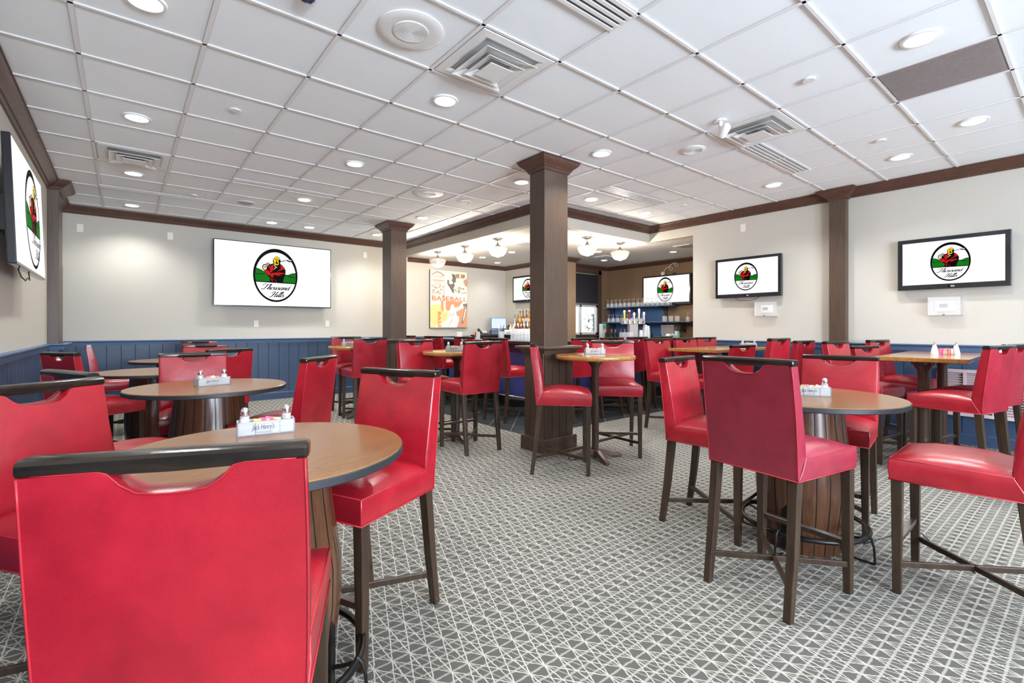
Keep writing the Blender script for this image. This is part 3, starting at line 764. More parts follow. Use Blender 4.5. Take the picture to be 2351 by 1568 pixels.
# ================================================================ TELEVISIONS
def emi(name, c, s=1.0):
    return mat(name, (0, 0, 0), .6, spec=.05, emis=c, estr=s)
LG_K = emi('logo black', (0.0, 0.0, 0.0, 1), 0); LG_G = emi('logo green', lin(16, 122, 24), .66); LG_R = emi('logo red', lin(205, 20, 24), .72); LG_Y = emi('logo yellow', lin(250, 212, 30), .72); LG_C = emi('logo cream', lin(245, 232, 190), .72); LG_W = emi('logo white', (1, 1, 1, 1), .72)
LGM = [LG_K, LG_G, LG_R, LG_Y, LG_C, LG_W]
def logo(parent, cx, cz, rx, rz_, d):
    """oval badge with a golfer and two hills; rx, rz_ are its half width and half height"""
    T = lambda p: [(cx + (x - 745) / 530 * rx, cz - (y - 765) / 643 * rz_) for x, y in p]
    m = MB(); ls = [0]
    def L(mi, pts): ls[0] += 1; m.mi = mi; m.poly(T(pts), d - .0004 * ls[0])
    ell = lambda a, b, x0, y0, n=64, t0=0, t1=2 * PI: [(x0 + a * math.cos(t0 + (t1 - t0) * k / n), y0 + b * math.sin(t0 + (t1 - t0) * k / n)) for k in range(n + (0 if abs(t1 - t0 - 2 * PI) < 1e-6 else 1))]
    L(0, ell(530, 643, 745, 765)); L(5, ell(484, 578, 747, 785))
    yl = 928; side = lambda top: None
    def xin(y, sgn): return 747 + sgn * 484 * math.sqrt(max(0, 1 - ((y - 785) / 578) ** 2))
    def band(y0, y1, sgn): return [(xin(y0 + (y1 - y0) * k / 8, sgn), y0 + (y1 - y0) * k / 8) for k in range(9)]
    lh = [(330, 634), (400, 658), (470, 695), (540, 740), (620, 770)]
    rh = [(940, 735), (1000, 748), (1040, 752), (1080, 728), (1140, 704), (1200, 695)]
    top = [(xin(622, -1), 622)] + lh + rh + [(xin(694, 1), 694)]
    up = lambda p, k: [(x, y - k) for x, y in p]
    L(0, band(622 - 14, 940, -1)[::-1] + up(top[1:-1], 14) + band(694 - 14, 940, 1))
    L(1, band(622, 940, -1)[::-1] + top[1:-1] + band(694, 940, 1))
    L(0, [(280, 742), (380, 742), (500, 728), (500, 740), (380, 756), (280, 757)]); L(0, [(1000, 742), (1110, 768), (1215, 792), (1215, 806), (1100, 784), (1000, 758)])
    L(0, [(xin(920, -1), 918), (xin(940, 1), 930), (xin(960, 1), 954), (xin(940, -1), 940)])
    # club
    L(0, [(800, 428), (1030, 364), (1034, 378), (804, 446)]); L(0, ell(62, 30, 1077, 388, 20)); L(5, ell(44, 12, 1080, 376, 16)); 
    # coat
    L(0, [(470, 690), (468, 640), (500, 600), (560, 540), (600, 508), (660, 485), (700, 470), (840, 470), (900, 508), (962, 588), (980, 650), (968, 740), (925, 850), (915, 890), (925, 950), (598, 940), (606, 832), (545, 775)])
    L(2, [(512, 628), (560, 655), (606, 692), (624, 730), (596, 765), (560, 772), (520, 735), (474, 690), (486, 655)])
    L(2, [(632, 530), (694, 494), (686, 560), (672, 640), (650, 704), (628, 690), (604, 672), (600, 610)])
    L(2, [(690, 706), (790, 690), (945, 692), (925, 722), (800, 742), (870, 756), (800, 768), (705, 748), (668, 800), (700, 818), (640, 812), (600, 776), (630, 735), (655, 712)])
    L(2, [(850, 484), (905, 526), (962, 604), (900, 612), (830, 650), (760, 672), (860, 600), (858, 540)])
    L(2, [(626, 838), (662, 842), (668, 924), (652, 924)]); L(2, [(690, 846), (716, 866), (778, 944), (760, 944)]); L(2, [(570, 560), (606, 536), (596, 600), (584, 610)])
    # hand and fingers
    L(0, ell(58, 76, 482, 585, 20)); L(4, ell(42, 58, 486, 588, 20)); L(0, ell(12, 24, 490, 580, 10))
    for k in range(3): L(0, ell(26, 30, 520 + k * 26, 520 - k * 12, 14)); L(4, ell(13, 18, 520 + k * 26, 520 - k * 12, 12))
    # collar, head, cap
    L(0, ell(92, 108, 762, 416, 30)); L(3, [(684, 400), (690, 350), (724, 324), (768, 318), (812, 338), (836, 376), (820, 380), (800, 400), (812, 470), (800, 508), (760, 520), (712, 506), (690, 470), (700, 440)])
    L(0, [(700, 372), (760, 360), (812, 396), (800, 402), (758, 378), (704, 386)]); L(0, [(730, 472), (742, 440), (750, 392), (760, 392), (770, 440), (806, 468), (790, 484), (740, 486)]); L(0, [(692, 455), (720, 470), (700, 478)])
    L(4, [(694, 506), (716, 516), (730, 540), (712, 552)]); L(4, [(716, 552), (770, 560), (764, 584), (728, 578)]); L(3, [(680, 622), (726, 582), (734, 594), (694, 632)]); 
    # lettering with a swash on each capital
    ls[0] += 1; dd = d - .0004 * ls[0]; m.mi = 0
    q = lambda x, y: (cx + (x - 745) / 530 * rx, cz - (y - 765) / 643 * rz_)
    a = q(760, 1046); put_text(m, 'Thousand', a[0], a[1], 730 / 530 * rx, 150 / 643 * rz_, dd)
    a = q(765, 1222); put_text(m, 'Hills', a[0], a[1], 352 / 530 * rx, 142 / 643 * rz_, dd)
    return m.build('badge_logo', LGM, parent)
def tv(loc, rz, w_, h_, label, bez=.03, bot=.045, depth=.07, bm=GLOSSB, tilt=0.0, lrx=None, lrz=None, lx=0, gap=.09, brand=True, cable=None, top=None):
    """origin at the centre of the front face; faces local -y"""
    t = thing('television', label, 'television', loc, rz, 'wall televisions'); t.rotation_euler = (R(tilt), 0, rz)
    a, b = w_ / 2, h_ / 2; top = bez if top is None else top
    m = MB(); m.box(-a, a, 0, depth, -b, b); m.box(-a * .8, a * .8, depth, depth + .02, -b * .7, b * .7); cs = m.build('casing', bm, t, bevel=.006)
    m = MB(); m.box(-a * .25, a * .25, depth + .02, depth + gap, -b * .3, b * .3); m.build('wall_bracket', BLACK, t)
    sx0, sx1, sz0, sz1 = -a + bez, a - bez, -b + bot, b - top
    m = MB(); m.box(sx0, sx1, -.002, .002, sz0, sz1); sc = m.build('screen', SCREEN, t)
    sh = sz1 - sz0; rz2 = lrz or sh * .43; rx2 = lrx or rz2 * .83
    logo(sc, (sx0 + sx1) / 2 + lx, (sz0 + sz1) / 2, rx2, rz2, -.0026)
    if brand:
        m = MB(); zc = -b + bot * .5; m.lathe([(0, 0), (.009, 0)], 16); m.v = [(x - .016, -.0012, zc + y) for x, y, z in m.v]
        m.add([(.0, -.0012, zc - .007), (.006, -.0012, zc - .007), (.006, -.0012, zc + .007), (.0, -.0012, zc + .007), (.0, -.0012, zc - .007), (.012, -.0012, zc - .007), (.012, -.0012, zc - .003), (.0, -.0012, zc - .003)], [(0, 1, 2, 3), (4, 5, 6, 7)])
        m.add([(.015, -.0012, zc - .007), (.018, -.0012, zc - .007), (.018, -.0012, zc + .007), (.015, -.0012, zc + .007), (.018, -.0012, zc + .004), (.028, -.0012, zc + .004), (.028, -.0012, zc + .007), (.018, -.0012, zc + .007), (.018, -.0012, zc - .007), (.028, -.0012, zc - .007), (.028, -.0012, zc), (.018, -.0012, zc - .004)], [(0, 1, 2, 3), (4, 5, 6, 7), (8, 9, 10, 11)])
        m.build('maker_mark', WHITE, cs)
    if cable:
        m = MB(); m.tube(cable, .004, 6); m.build('cable', BLACK, t, smooth=True)
    return t
tv((2.083, 9.07, 2.172), 0, 1.894, 1.095, 'large television on the back wall', .014, .016, .05, lrx=.359, lrz=.464, lx=-.008, brand=False, gap=.10)
tv((-.548, 5.06, 2.088), R(90), 1.42, .835, 'television on the left wall seen at a steep angle', .018, .02, .045, tilt=-2, lrx=.37, lrz=.375, lx=.11, brand=False, gap=.13, cable=[(-.25, .05, -.41), (-.3, .03, -.47), (-.2, .02, -.49), (-.1, .02, -.46), (.0, .02, -.47), (.05, .03, -.41)])
tv((7.02, 3.25, 1.993), R(-90), .933, .585, 'television on the right wall nearest the bar', .04, .055, .06, lrx=.168, lrz=.201, lx=-.008, gap=.08, cable=[(-.2, .04, -.28), (-.12, .03, -.335), (.05, .03, -.34), (.13, .03, -.32), (.17, .04, -.28)])
tv((7.02, 1.06, 1.976), R(-90), .915, .575, 'rightmost television, above the clear thermostat guard', .045, .055, .06, lrx=.164, lrz=.21, lx=-.005, gap=.08)
tv((9.22, 6.01, 2.083), R(-90), 1.18, .655, 'television on the tan wall above the bar shelves', .03, .055, .08, lrx=.20, lrz=.265, lx=-.008, cable=[(.25, .05, -.32), (.2, .04, -.42), (.14, .03, -.5), (.2, .03, -.5), (.28, .03, -.42), (.3, .05, -.32)])
tv((7.20, 8.27, 2.155), R(-90), 1.06, .61, 'television behind the bar, half hidden by the middle column', .04, .055, .06, lrx=.197, lrz=.215, lx=.02, bm=IRON)
# power brick and coiled cable on top of the bar television
t = thing('power_adapter', 'white adapter with coiled cable on top of the bar television', 'adapter', (9.24, 6.08, 2.411))
m = MB(); m.box(-.03, .03, -.035, .035, 0, .07); m.build('block', WHITE, t, bevel=.004)
m = MB(); pts = [(.0, -.10 + .07 * math.cos(a) - .01 * k, .09 + .055 * math.sin(a) + .006 * k) for k, a in enumerate([i * .5 for i in range(26)])]; m.tube([(0, 0, .06)] + pts, .006, 6); m.build('coiled_cable', WHITE, t, smooth=True)
m = MB(); m.box(-.02, .02, -.30, -.24, 0, .03); m.build('sensor', BLACK, t)

# ================================================================ CEILING FIXTURES
def spot(parent, power, size=R(132), blend=.75, z=-.015, col=(.98, .99, .965)):
    l = bpy.data.lights.new('lamp', 'SPOT'); l.energy = power; l.spot_size = size; l.spot_blend = blend; l.shadow_soft_size = .065; l.color = col
    o = bpy.data.objects.new('lamp', l); COL.objects.link(o); o.parent = parent; o.location = (0, 0, z)
def lathe_thing(prof, mt, name, parent, seg=40, smooth=30):
    m = MB(); m.lathe(prof, seg); return m.build(name, mt, parent, smooth=smooth)
def downlight(x, y, label, zc=CE, power=None, lit=True, r=.075):
    t = thing('downlight', label, 'ceiling light', (x, y, zc), 0, 'recessed ceiling downlights')
    lathe_thing([(r, -.001), (r + .003, -.009), (r + .018, -.007), (r + .024, .002), (r, .002)], WHITE, 'trim_ring', t)
    if lit:
        lathe_thing([(0, -.006), (r + .001, -.004), (r + .001, .0)], LAMP, 'lens', t); spot(t, power or DL_POWER)
    else:
        lathe_thing([(0, -.002), (r + .001, -.002)], STEEL, 'reflector', t)
        m = MB()
        for k in (-.04, -.013, .013, .04): m.box(k - .004, k + .004, -r, r, -.006, -.002)
        m.build('baffle', WHITE, t)
    return t
for x, y, lab in [
    (.09, 3.19, 'ceiling downlight at the top edge of the photo, left'), (.085, 5.0, 'ceiling downlight at the left, above the nearer end of the left television'),
    (.085, 6.83, 'ceiling downlight at the left just beyond the square air diffuser'), (.09, 8.62, 'ceiling downlight farthest back at the left, near the back wall'),
    (1.915, 3.155, 'bright ceiling downlight next to the large square diffuser in front'), (1.91, 4.97, 'ceiling downlight midway along the left centre row'),
    (1.908, 6.79, 'ceiling downlight just beyond the long thin slot vent'), (1.905, 8.6, 'ceiling downlight in front of the back wall television, left of a pair'),
    (2.50, 8.60, 'ceiling downlight near the back wall crown, right of a pair'), (3.71, 3.14, 'ceiling downlight just right of the middle column capital'),
    (3.70, 4.35, 'ceiling downlight partly hidden by the middle column capital'), (3.68, 6.75, 'ceiling downlight between the two brown columns'),
    (3.68, 8.5, 'ceiling downlight half hidden behind the far column capital'), (3.73, .70, 'large ceiling downlight beside the brown return grille'),
    (5.57, .70, 'ceiling downlight at the right beyond the brown return grille'), (6.16, 1.31, 'ceiling downlight nearest the right wall crown above the right television'),
    (6.16, 2.53, 'ceiling downlight in front of the right wall pilaster'), (4.93, 4.35, 'ceiling downlight beside the near end of the bar-side slot vent'),
    (6.15, 4.35, 'ceiling downlight nearest the inner corner of the bar soffit')]:
    downlight(x, y, lab)
# rows that continue behind the camera (same lamps, out of the picture)
for x, y in ((1.91, 1.31), (5.57, -1.1), (3.73, -1.1), (1.91, -1.1), (.09, 1.31), (.09, -1.1), (1.91, -3.0), (5.57, -3.0)):
    t = downlight(x, y, 'recessed ceiling downlight behind the camera')
downlight(3.66, 5.52, 'unlit ceiling downlight with a louvre, between the columns', lit=False)
for x, y, lab in [(5.93, 7.27, 'small downlight in the bar ceiling beside the third glass lamp'), (5.89, 8.20, 'small downlight in the bar ceiling above the phone'),
    (6.62, 8.64, 'small downlight in the bar ceiling nearest the back corner'), (8.35, 5.27, 'small downlight in the bar ceiling above the bar television'),
    (8.22, 6.88, 'small downlight in the bar ceiling near the window'), (7.20, 6.18, 'small downlight in the bar ceiling behind the fourth glass lamp')]:
    downlight(x, y, lab, LC, 34, r=.06)

def diffuser(x, y, label, s=.57):
    t = thing('air_diffuser', label, 'air vent', (x, y, CE), 0, 'square air diffusers')
    m = MB(); a, b = s / 2, s / 2 - .075
    def sq(h, z): return [(-h, -h, z), (h, -h, z), (h, h, z), (-h, h, z)]
    m.rings([sq(a, -.002), sq(a, -.006), sq(b + .02, -.008), sq(b, .0), sq(b, .003)], False); m.build('flange', WHITE, t, bevel=.003)
    m = MB(); m.rings([sq(b, .002), sq(b, .003)]); m.build('dark_throat', GREYP, t)
    for k, (o, i, z) in enumerate(((b - .006, b - .075, -.034), (b - .066, b - .128, -.042), (b - .118, .012, -.050))):
        m = MB(); m.rings([sq(o, z - .004), sq(o, z), sq(i, z + .026), sq(i, z + .022)], False, True) if k < 2 else m.rings([sq(o, z - .004), sq(o, z), sq(.012, z + .02), sq(.012, z + .006)], True)
        m.build('cone', WHITE, t, bevel=.002)
    return t
diffuser(1.91, 2.53, 'large square ceiling diffuser in the centre of the foreground')
diffuser(4.35, 1.92, 'square ceiling diffuser beside the white ceiling camera')
diffuser(.085, 6.18, 'square ceiling diffuser at the left between two downlights')
def slot(x0, x1, y0, y1, label):
    t = thing('slot_vent', label, 'air vent', ((x0 + x1) / 2, (y0 + y1) / 2, CE), 0, 'linear slot vents'); a, b = (x1 - x0) / 2, (y1 - y0) / 2
    m = MB(); m.box(-a, a, -b, b, -.001, .003); m.build('dark_slot', BLACK, t)
    n = 5
    for k in range(n):
        yy = -b + 2 * b * k / (n - 1); m = MB(); m.box(-a, a, yy - b * .14, yy + b * .14, -.007, -.001); m.build('bar', WHITE, t)
    m = MB(); m.box(-a - .006, -a, -b - .01, b + .01, -.010, 0); m.box(a, a + .006, -b - .01, b + .01, -.010, 0); m.build('end_frame', WHITE, t)
SX = lambda i: GX + i * GS
slot(SX(2), SX(4), 1.63, 1.80, 'linear slot vent at the top edge of the photo')
slot(SX(8), SX(10), 2.03, 2.20, 'linear slot vent right next to the square diffuser on the right')
slot(SX(8), SX(10), 3.80, 3.95, 'linear slot vent in front of the bar soffit')
slot(SX(0), SX(2), 7.60, 7.72, 'linear slot vent at the left near the back wall')
slot(SX(2), SX(4), 6.30, 6.38, 'long thin slot vent left of centre')
def speaker(x, y, label, r=.10, R_=.19, mt=WHITE):
    t = thing('ceiling_speaker', label, 'speaker', (x, y, CE), 0, 'round ceiling speakers')
    if R_: lathe_thing([(r, -.004), (R_ - .03, -.012), (R_, -.003), (R_, .002), (r, .002)], WHITE, 'trim_ring', t, 56)
    m = MB(); n = 12; pr = []
    for k in range(n): rr = r * (1 - k / n); pr += [(rr, -.010), (rr - r / n * .55, -.010), (rr - r / n * .55, -.0075), (rr - r / n, -.0075)]
    m.lathe([(r, .0), *pr][:-1] + [(0.001, -.0075)], 48); m.build('grille', mt, t)
speaker(1.31, 2.54, 'large round ceiling speaker beside the big square diffuser')
speaker(3.07, 5.48, 'round ceiling speaker with a wide ring, above the far column')
speaker(4.335, 2.52, 'round ceiling speaker near the right square diffuser', .085, .115)
speaker(1.32, 7.45, 'flat grey round ceiling speaker left of the back wall television', .10, .11, GREYP)
def cap(x, y, label):
    t = thing('sprinkler_cap', label, 'sprinkler cap', (x, y, CE), 0, 'white sprinkler cover plates'); lathe_thing([(0, -.011), (.038, -.011), (.041, -.008), (.041, -.004), (.030, -.003), (.03, .002)], WHITE, 'cover_plate', t)
cap(.695, 4.33, 'white sprinkler cap at the left of the ceiling'); cap(3.738, 1.30, 'white sprinkler cap left of the brown return grille'); cap(5.47, 1.31, 'white sprinkler cap nearest the right wall crown'); cap(6.19, 3.73, 'white sprinkler cap near the bar soffit corner'); cap(.72, 7.45, 'white sprinkler cap near the back left slot vent')
# brown return-air grille
t = thing('return_grille', 'brown-grey ribbed return air grille in the ceiling at the right', 'air vent', (SX(7.5), GY - 4.5 * GS, CE))
m = MB(); m.box(-.29, .29, -.29, .29, -.003, .002); m.build('backing', mat('taupe grille', lin(124, 110, 106), .6), t)
m = MB()
for k in range(30): m.box(-.285 + k * .0193, -.2815 + k * .0193, -.285, .285, -.008, -.003)
m.build('ribs', mat('taupe rib', lin(150, 138, 134), .5), t)
# ceiling cameras
t = thing('ceiling_camera', 'white bullet security camera hanging beside the right diffuser', 'security camera', (3.90, 2.02, CE))
lathe_thing([(0, -.012), (.045, -.012), (.05, 0)], WHITE, 'mount', t)
m = MB(); m.tube([(0, 0, -.01), (0, 0, -.07), (-.01, -.015, -.085)], .017, 12); m.build('arm', WHITE, t, smooth=40)
m = MB(); m.lathe([(0, -.06), (.03, -.058), (.036, -.045), (.036, .03), (.025, .05), (0, .055)], 20); b = m.build('camera_body', WHITE, t, smooth=40); b.location = (-.03, -.05, -.105); b.rotation_euler = (R(58), 0, R(-30))
t = thing('dome_camera', 'small black dome camera at the top edge of the photo', 'security camera', (.745, 2.60, CE))
lathe_thing([(.05, 0), (.056, -.006), (.044, -.014), (.04, -.012)], WHITE, 'collar', t); lathe_thing([(.042, -.01), (.038, -.026), (.022, -.038), (0, -.042)], mat('dark blue dome', (.01, .03, .06), .05, coat=.8), 'dome', t, smooth=60)

# semi-flush schoolhouse glass lamps over the bar
BULB = mat('warm bulb', (1, .9, .7), .4, emis=(1, .86, .62, 1), estr=38)
FROST = mat('lamp glass', (.25, .25, .25), 0.03, trans=0.0, alpha=.13, spec=.8)
NICKEL = mat('brushed nickel', (.42, .38, .33), .32, metal=1.0)
for x, y, n in ((4.77, 8.13, 'farthest left'), (4.82, 7.26, 'second from the left'), (4.85, 6.32, 'third from the left, left of the middle column'), (5.92, 5.31, 'just right of the middle column'), (6.755, 5.30, 'farthest right')):
    t = thing('glass_ceiling_lamp', 'clear schoolhouse glass lamp over the bar, ' + n, 'ceiling lamp', (x, y, LC), 0, 'glass lamps over the bar')
    lathe_thing([(0, 0), (.062, 0), (.062, -.018), (.05, -.026), (0, -.026)], NICKEL, 'canopy', t)
    lathe_thing([(.012, -.024), (.018, -.05), (.012, -.075), (.022, -.095), (.05, -.125), (.058, -.14), (.04, -.14)], NICKEL, 'fitter', t)
    lathe_thing([(.058, -.138), (.12, -.146), (.158, -.165), (.16, -.185), (.135, -.245), (.10, -.285), (.05, -.298), (.012, -.312)], FROST, 'glass_shade', t, 48, 60)
    lathe_thing([(.010, -.14), (.014, -.16), (.021, -.20), (.018, -.235), (0, -.25)], BULB, 'bulb', t, 16, 60)
    l = bpy.data.lights.new('bulb_light', 'POINT'); l.energy = 30; l.color = (1, .90, .76); l.shadow_soft_size = .03
    o = bpy.data.objects.new('bulb_light', l); COL.objects.link(o); o.parent = t; o.location = (0, 0, -.27)

# bar ceiling vents
for x, y, lab in ((7.95, 4.75, 'small white ceiling register at the right of the bar ceiling'), (7.85, 6.55, 'small white ceiling register behind the glass lamps'), (5.52, 6.36, 'small white ceiling register left of the middle column')):
    t = thing('ceiling_register', lab, 'air vent', (x, y, LC), 0, 'registers in the bar ceiling'); m = MB(); m.box(-.17, .17, -.17, .17, -.008, 0); m.build('frame', WHITE, t)
    m = MB()
    for k in range(6): m.box(-.14, .14, -.13 + k * .047, -.10 + k * .047, -.014, -.008)
    m.build('louvre', GREYP, t)

# ================================================================ WALL FITTINGS
def plate(loc, rz, label, w_=.072, h_=.115):
    t = thing('wall_plate', label, 'wall plate', loc, rz, 'blank wall plates'); m = MB(); m.box(-w_ / 2, w_ / 2, -.007, 0, -h_ / 2, h_ / 2); m.build('cover', CREAM, t, bevel=.002)
    m = MB()
    for z in (-.045, .045): m.lathe([(0, 0), (.004, 0), (.004, .001)], 8, (0, 0, 0)); m.v[-24:] = [(x, -.0072 - zz, y + z) for x, y, zz in m.v[-24:]]
    m.build('screw', STEEL, t)
plate((-.49, YB, 2.69), 0, 'blank plate high on the back wall by the left corner'); plate((.57, YB, 2.70), 0, 'blank plate high on the back wall left of the television')
plate((3.74, YB, 2.70), 0, 'blank plate high on the back wall beside the far column'); plate((1.79, YB, 1.33), 0, 'cover plate below the middle of the back wall television'); plate((3.0, YB, 1.335), 0, 'cover plate below the right end of the back wall television')
plate((XR, 3.345, 2.73), R(-90), 'cream switch plate high on the right wall near the crown')
def thermostat(loc, rz, label, gl):
    t = thing('thermostat', label, 'thermostat', loc, rz); m = MB(); m.box(-.085, .085, -.012, 0, -.058, .058); m.build('backplate', WHITE, t, bevel=.012, seg=3)
    m = MB(); m.box(-.062, .062, -.032, -.012, -.045, .045); b = m.build('body', WHITE, t, bevel=.005); m = MB(); m.box(-.045, .025, -.0335, -.032, -.018, .026); m.build('display', mat('lcd', (.16, .2, .18), .3), b)
    g = thing('thermostat_guard', gl, 'clear guard', loc, rz); m = MB(); a, b_, d, e = .135, .10, .085, .003
    m.box(-a, a, -d, -d + e, -b_, b_); m.box(-a, -a + e, -d, 0, -b_, b_); m.box(a - e, a, -d, 0, -b_, b_); m.box(-a, a, -d, 0, b_ - e, b_); m.box(-a, a, -d, 0, -b_, -b_ + e)
    m.build('clear_cover', CLEAR, g); m = MB(); m.box(-a - .01, a + .01, -.006, 0, -b_ - .01, -b_); m.box(-a - .01, a + .01, -.006, 0, b_, b_ + .01); m.box(-a - .01, -a, -.006, 0, -b_, b_); m.box(a, a + .01, -.006, 0, -b_, b_); m.build('base_flange', CLEAR, g)
    m = MB(); m.lathe([(0, 0), (.009, 0), (.009, .012), (0, .012)], 12); m.v = [(x, -d - z, -b_ + .004 + y) for x, y, z in m.v]; m.build('lock', STEEL, g)
thermostat((XR, 3.01, 1.525), R(-90), 'white thermostat below the right wall television nearest the bar', 'clear guard box over the thermostat nearest the bar')
thermostat((XR, 1.12, 1.50), R(-90), 'white thermostat below the rightmost television', 'clear guard box over the rightmost thermostat')
# heater grille low on the right wall
t = thing('heater_grille', 'off-white louvred heater grille low on the right wall', 'heater grille', (XR - .016, .62, .56), R(-90)); PINKW = mat('enamel', lin(205, 186, 188), .4)
m = MB(); a, b = .56, .25
m.box(-a, a, -.05, 0, b - .035, b); m.box(-a, a, -.05, 0, -b, -b + .035); m.box(-a, -a + .035, -.05, 0, -b, b); m.box(a - .035, a, -.05, 0, -b, b); m.box(-a, a, -.01, 0, -b, b)
for k in (1, 2, 3, 4): m.box(-a + k * .224 - .012, -a + k * .224 + .012, -.048, 0, -b, b)
m.build('frame', PINKW, t)
m = MB()
for k in range(16): z = -b + .05 + k * .0267; m.rings([[(-a + .03, -.04, z), (a - .03, -.04, z), (a - .03, -.012, z + .012), (-a + .03, -.012, z + .012)], [(-a + .03, -.04, z + .004), (a - .03, -.04, z + .004), (a - .03, -.012, z + .016), (-a + .03, -.012, z + .016)]])
m.build('louvres', PINKW, t)

# poster on the back wall inside the bar
t = thing('baseball_poster', 'sepia and orange baseball canvas on the back wall', 'poster', (5.66, YB - .03, 1.892))
m = MB(); m.box(-.475, .475, -.012, .03, -.63, .63); m.build('canvas', mat('canvas', lin(246, 236, 216), .8), t)
m = MB(); m.box(-.478, -.475, -.012, .03, -.632, .632); m.box(-.478, .475, -.012, .03, -.635, -.63); m.build('frame_edge', BROWN, t)
PC = [mat('poster grey', lin(120, 112, 108), .8), mat('poster sepia', lin(178, 138, 104), .8), mat('poster orange', lin(226, 106, 62), .8), mat('poster ochre', lin(238, 208, 140), .8), mat('poster rust', lin(206, 146, 112), .8), mat('poster cream', lin(250, 244, 230), .8)]
m = MB(); ly = [0]
def PL(mi, pts, raw=False):
    ly[0] += 1; m.mi = mi; q = [((x - 490) / 740 * .93, (808 - y) / 1235 * 1.26) for x, y in pts]; q = [(max(-.474, min(.474, x)), max(-.629, min(.629, z))) for x, z in q]; m.poly(q, -.0122 - .0003 * ly[0])
rn = random.Random(3)
def blob(mi, x, y, rx, ry, n=14, j=.35):
    PL(mi, [(x + rx * (1 + rn.uniform(-j, j)) * math.cos(2 * PI * k / n), y + ry * (1 + rn.uniform(-j, j)) * math.sin(2 * PI * k / n)) for k in range(n)])
blob(3, 260, 1130, 205, 210, 40, .01); PL(4, [(410, 850), (780, 850), (700, 960), (560, 1010), (460, 1060), (410, 1000)]); PL(4, [(325, 850), (370, 850), (370, 1080), (330, 1040)]); PL(3, [(125, 1160), (300, 1300), (200, 1420), (125, 1420)])
for k in range(9): blob(1, 150 + 28 * k, 290 - 60 * math.sin(k / 8 * PI), 20, 14)
PL(1, [(150, 400), (380, 398), (380, 410), (150, 414)]); PL(1, [(130, 330), (380, 320), (384, 328), (130, 338)])
for k in range(7): PL(1, [(170 + 28 * k, 410), (176 + 28 * k, 410), (196 + 18 * k, 520), (190 + 18 * k, 520)])
for k in range(46): blob(rn.choice((0, 1, 1)), rn.uniform(130, 380), rn.uniform(520, 740), rn.uniform(5, 18), rn.uniform(5, 16), 8)
PL(0, [(540, 250), (600, 260), (625, 330), (620, 420), (580, 450), (600, 500), (570, 560), (590, 670), (540, 640), (510, 570), (445, 470), (445, 380), (520, 420), (560, 340)]); blob(5, 520, 440, 42, 40, 14, .1); PL(5, [(445, 490), (520, 600), (560, 690), (450, 730)])
PL(1, [(620, 245), (820, 245), (810, 325), (630, 330)]); PL(5, [(700, 250), (725, 250), (730, 320), (695, 320)]); PL(4, [(790, 380), (860, 330), (862, 520), (820, 490)])
for k in range(26): blob(0, rn.uniform(560, 840), 600 + rn.uniform(-60, 70), rn.uniform(4, 14), rn.uniform(6, 22), 8)
PL(5, [(380, 240), (440, 240), (440, 745), (380, 745)]); PL(5, [(372, 850), (408, 850), (402, 1105), (374, 1105)])
PL(5, [(520, 930), (560, 910), (600, 1000), (680, 1060), (560, 1220), (400, 1420), (380, 1380), (480, 1180), (490, 1060)]); PL(5, [(640, 1030), (770, 930), (776, 940), (650, 1050)]); PL(4, [(620, 1080), (860, 950), (862, 1420), (600, 1420), (700, 1250)]); PL(5, [(600, 1120), (700, 1200), (640, 1420), (480, 1420)])
PL(0, [(770, 900), (862, 880), (862, 970), (790, 960)]); PL(0, [(800, 1000), (850, 980), (830, 1120), (770, 1340), (730, 1330), (780, 1120)]); PL(5, [(815, 1010), (840, 1000), (800, 1200), (760, 1300)])
for k in range(24): blob(4, rn.uniform(480, 800), rn.uniform(1060, 1300), rn.uniform(4, 22), rn.uniform(3, 9), 8)
ly[0] += 1; m.mi = 2; put_text(m, 'BASEBALL', .0, .012, .90, .095, -.0122 - .0003 * ly[0]); put_text(m, 'BASE', -.265, -.46, .35, .075, -.0122 - .0003 * ly[0], R(-90))
m.build('print', PC, t)

# ================================================================ BAR
t = thing('bar_counter', 'L-shaped bar with dark counter and indigo front panel', 'bar counter', (4.5, 4.9, 0))
def LP(o): return [(4.5 + o, 8.5), (4.5 + o, 4.9 + o), (8.76, 4.9 + o)]
def ell_solid(o, i, z0, z1):
    m = MB(); P = [(4.5 + o, 8.5), (4.5 + o, 4.9 + o), (8.76, 4.9 + o), (8.76, 4.9 + i), (4.5 + i, 4.9 + i), (4.5 + i, 8.5)]
    n = len(P); m.add([(x - 4.5, y - 4.9, z0) for x, y in P] + [(x - 4.5, y - 4.9, z1) for x, y in P], [(0, 1, 4, 5), (1, 2, 3, 4), (6, 11, 10, 7), (7, 10, 9, 8)] + [(k, k + n, (k + 1) % n + n, (k + 1) % n) for k in range(n)])
    return m
ell_solid(0, .62, 1.022, 1.062).build('countertop', TSLAB, t, bevel=.004)
ell_solid(.20, .50, .88, 1.022).build('upper_panel', mat('dark plum panel', (.045, .025, .06), .35), t)
ell_solid(.22, .48, .20, .88).build('front_panel', PURP, t)
ell_solid(.28, .46, 0, .20).build('toe_kick', TOPED, t)
m = MB(); m.tube([(.10, 3.55, .22), (.10, .10, .22), (4.35, .10, .22)], .018, 10); m.build('foot_rail', STEEL, t, smooth=True)
m = MB(); o_ = ell_solid(.205, .22, .868, .885); o_.build('panel_strip', BLUEL, t)
for k in range(4): m = MB(); m.tube([(.10, .5 + k * .95, .22), (.24, .5 + k * .95, .22)], .012, 8); m.build('rail_bracket', STEEL, t)
for k in range(5): m = MB(); m.tube([(.5 + k * .9, .10, .22), (.5 + k * .9, .24, .22)], .012, 8); m.build('rail_bracket', STEEL, t)

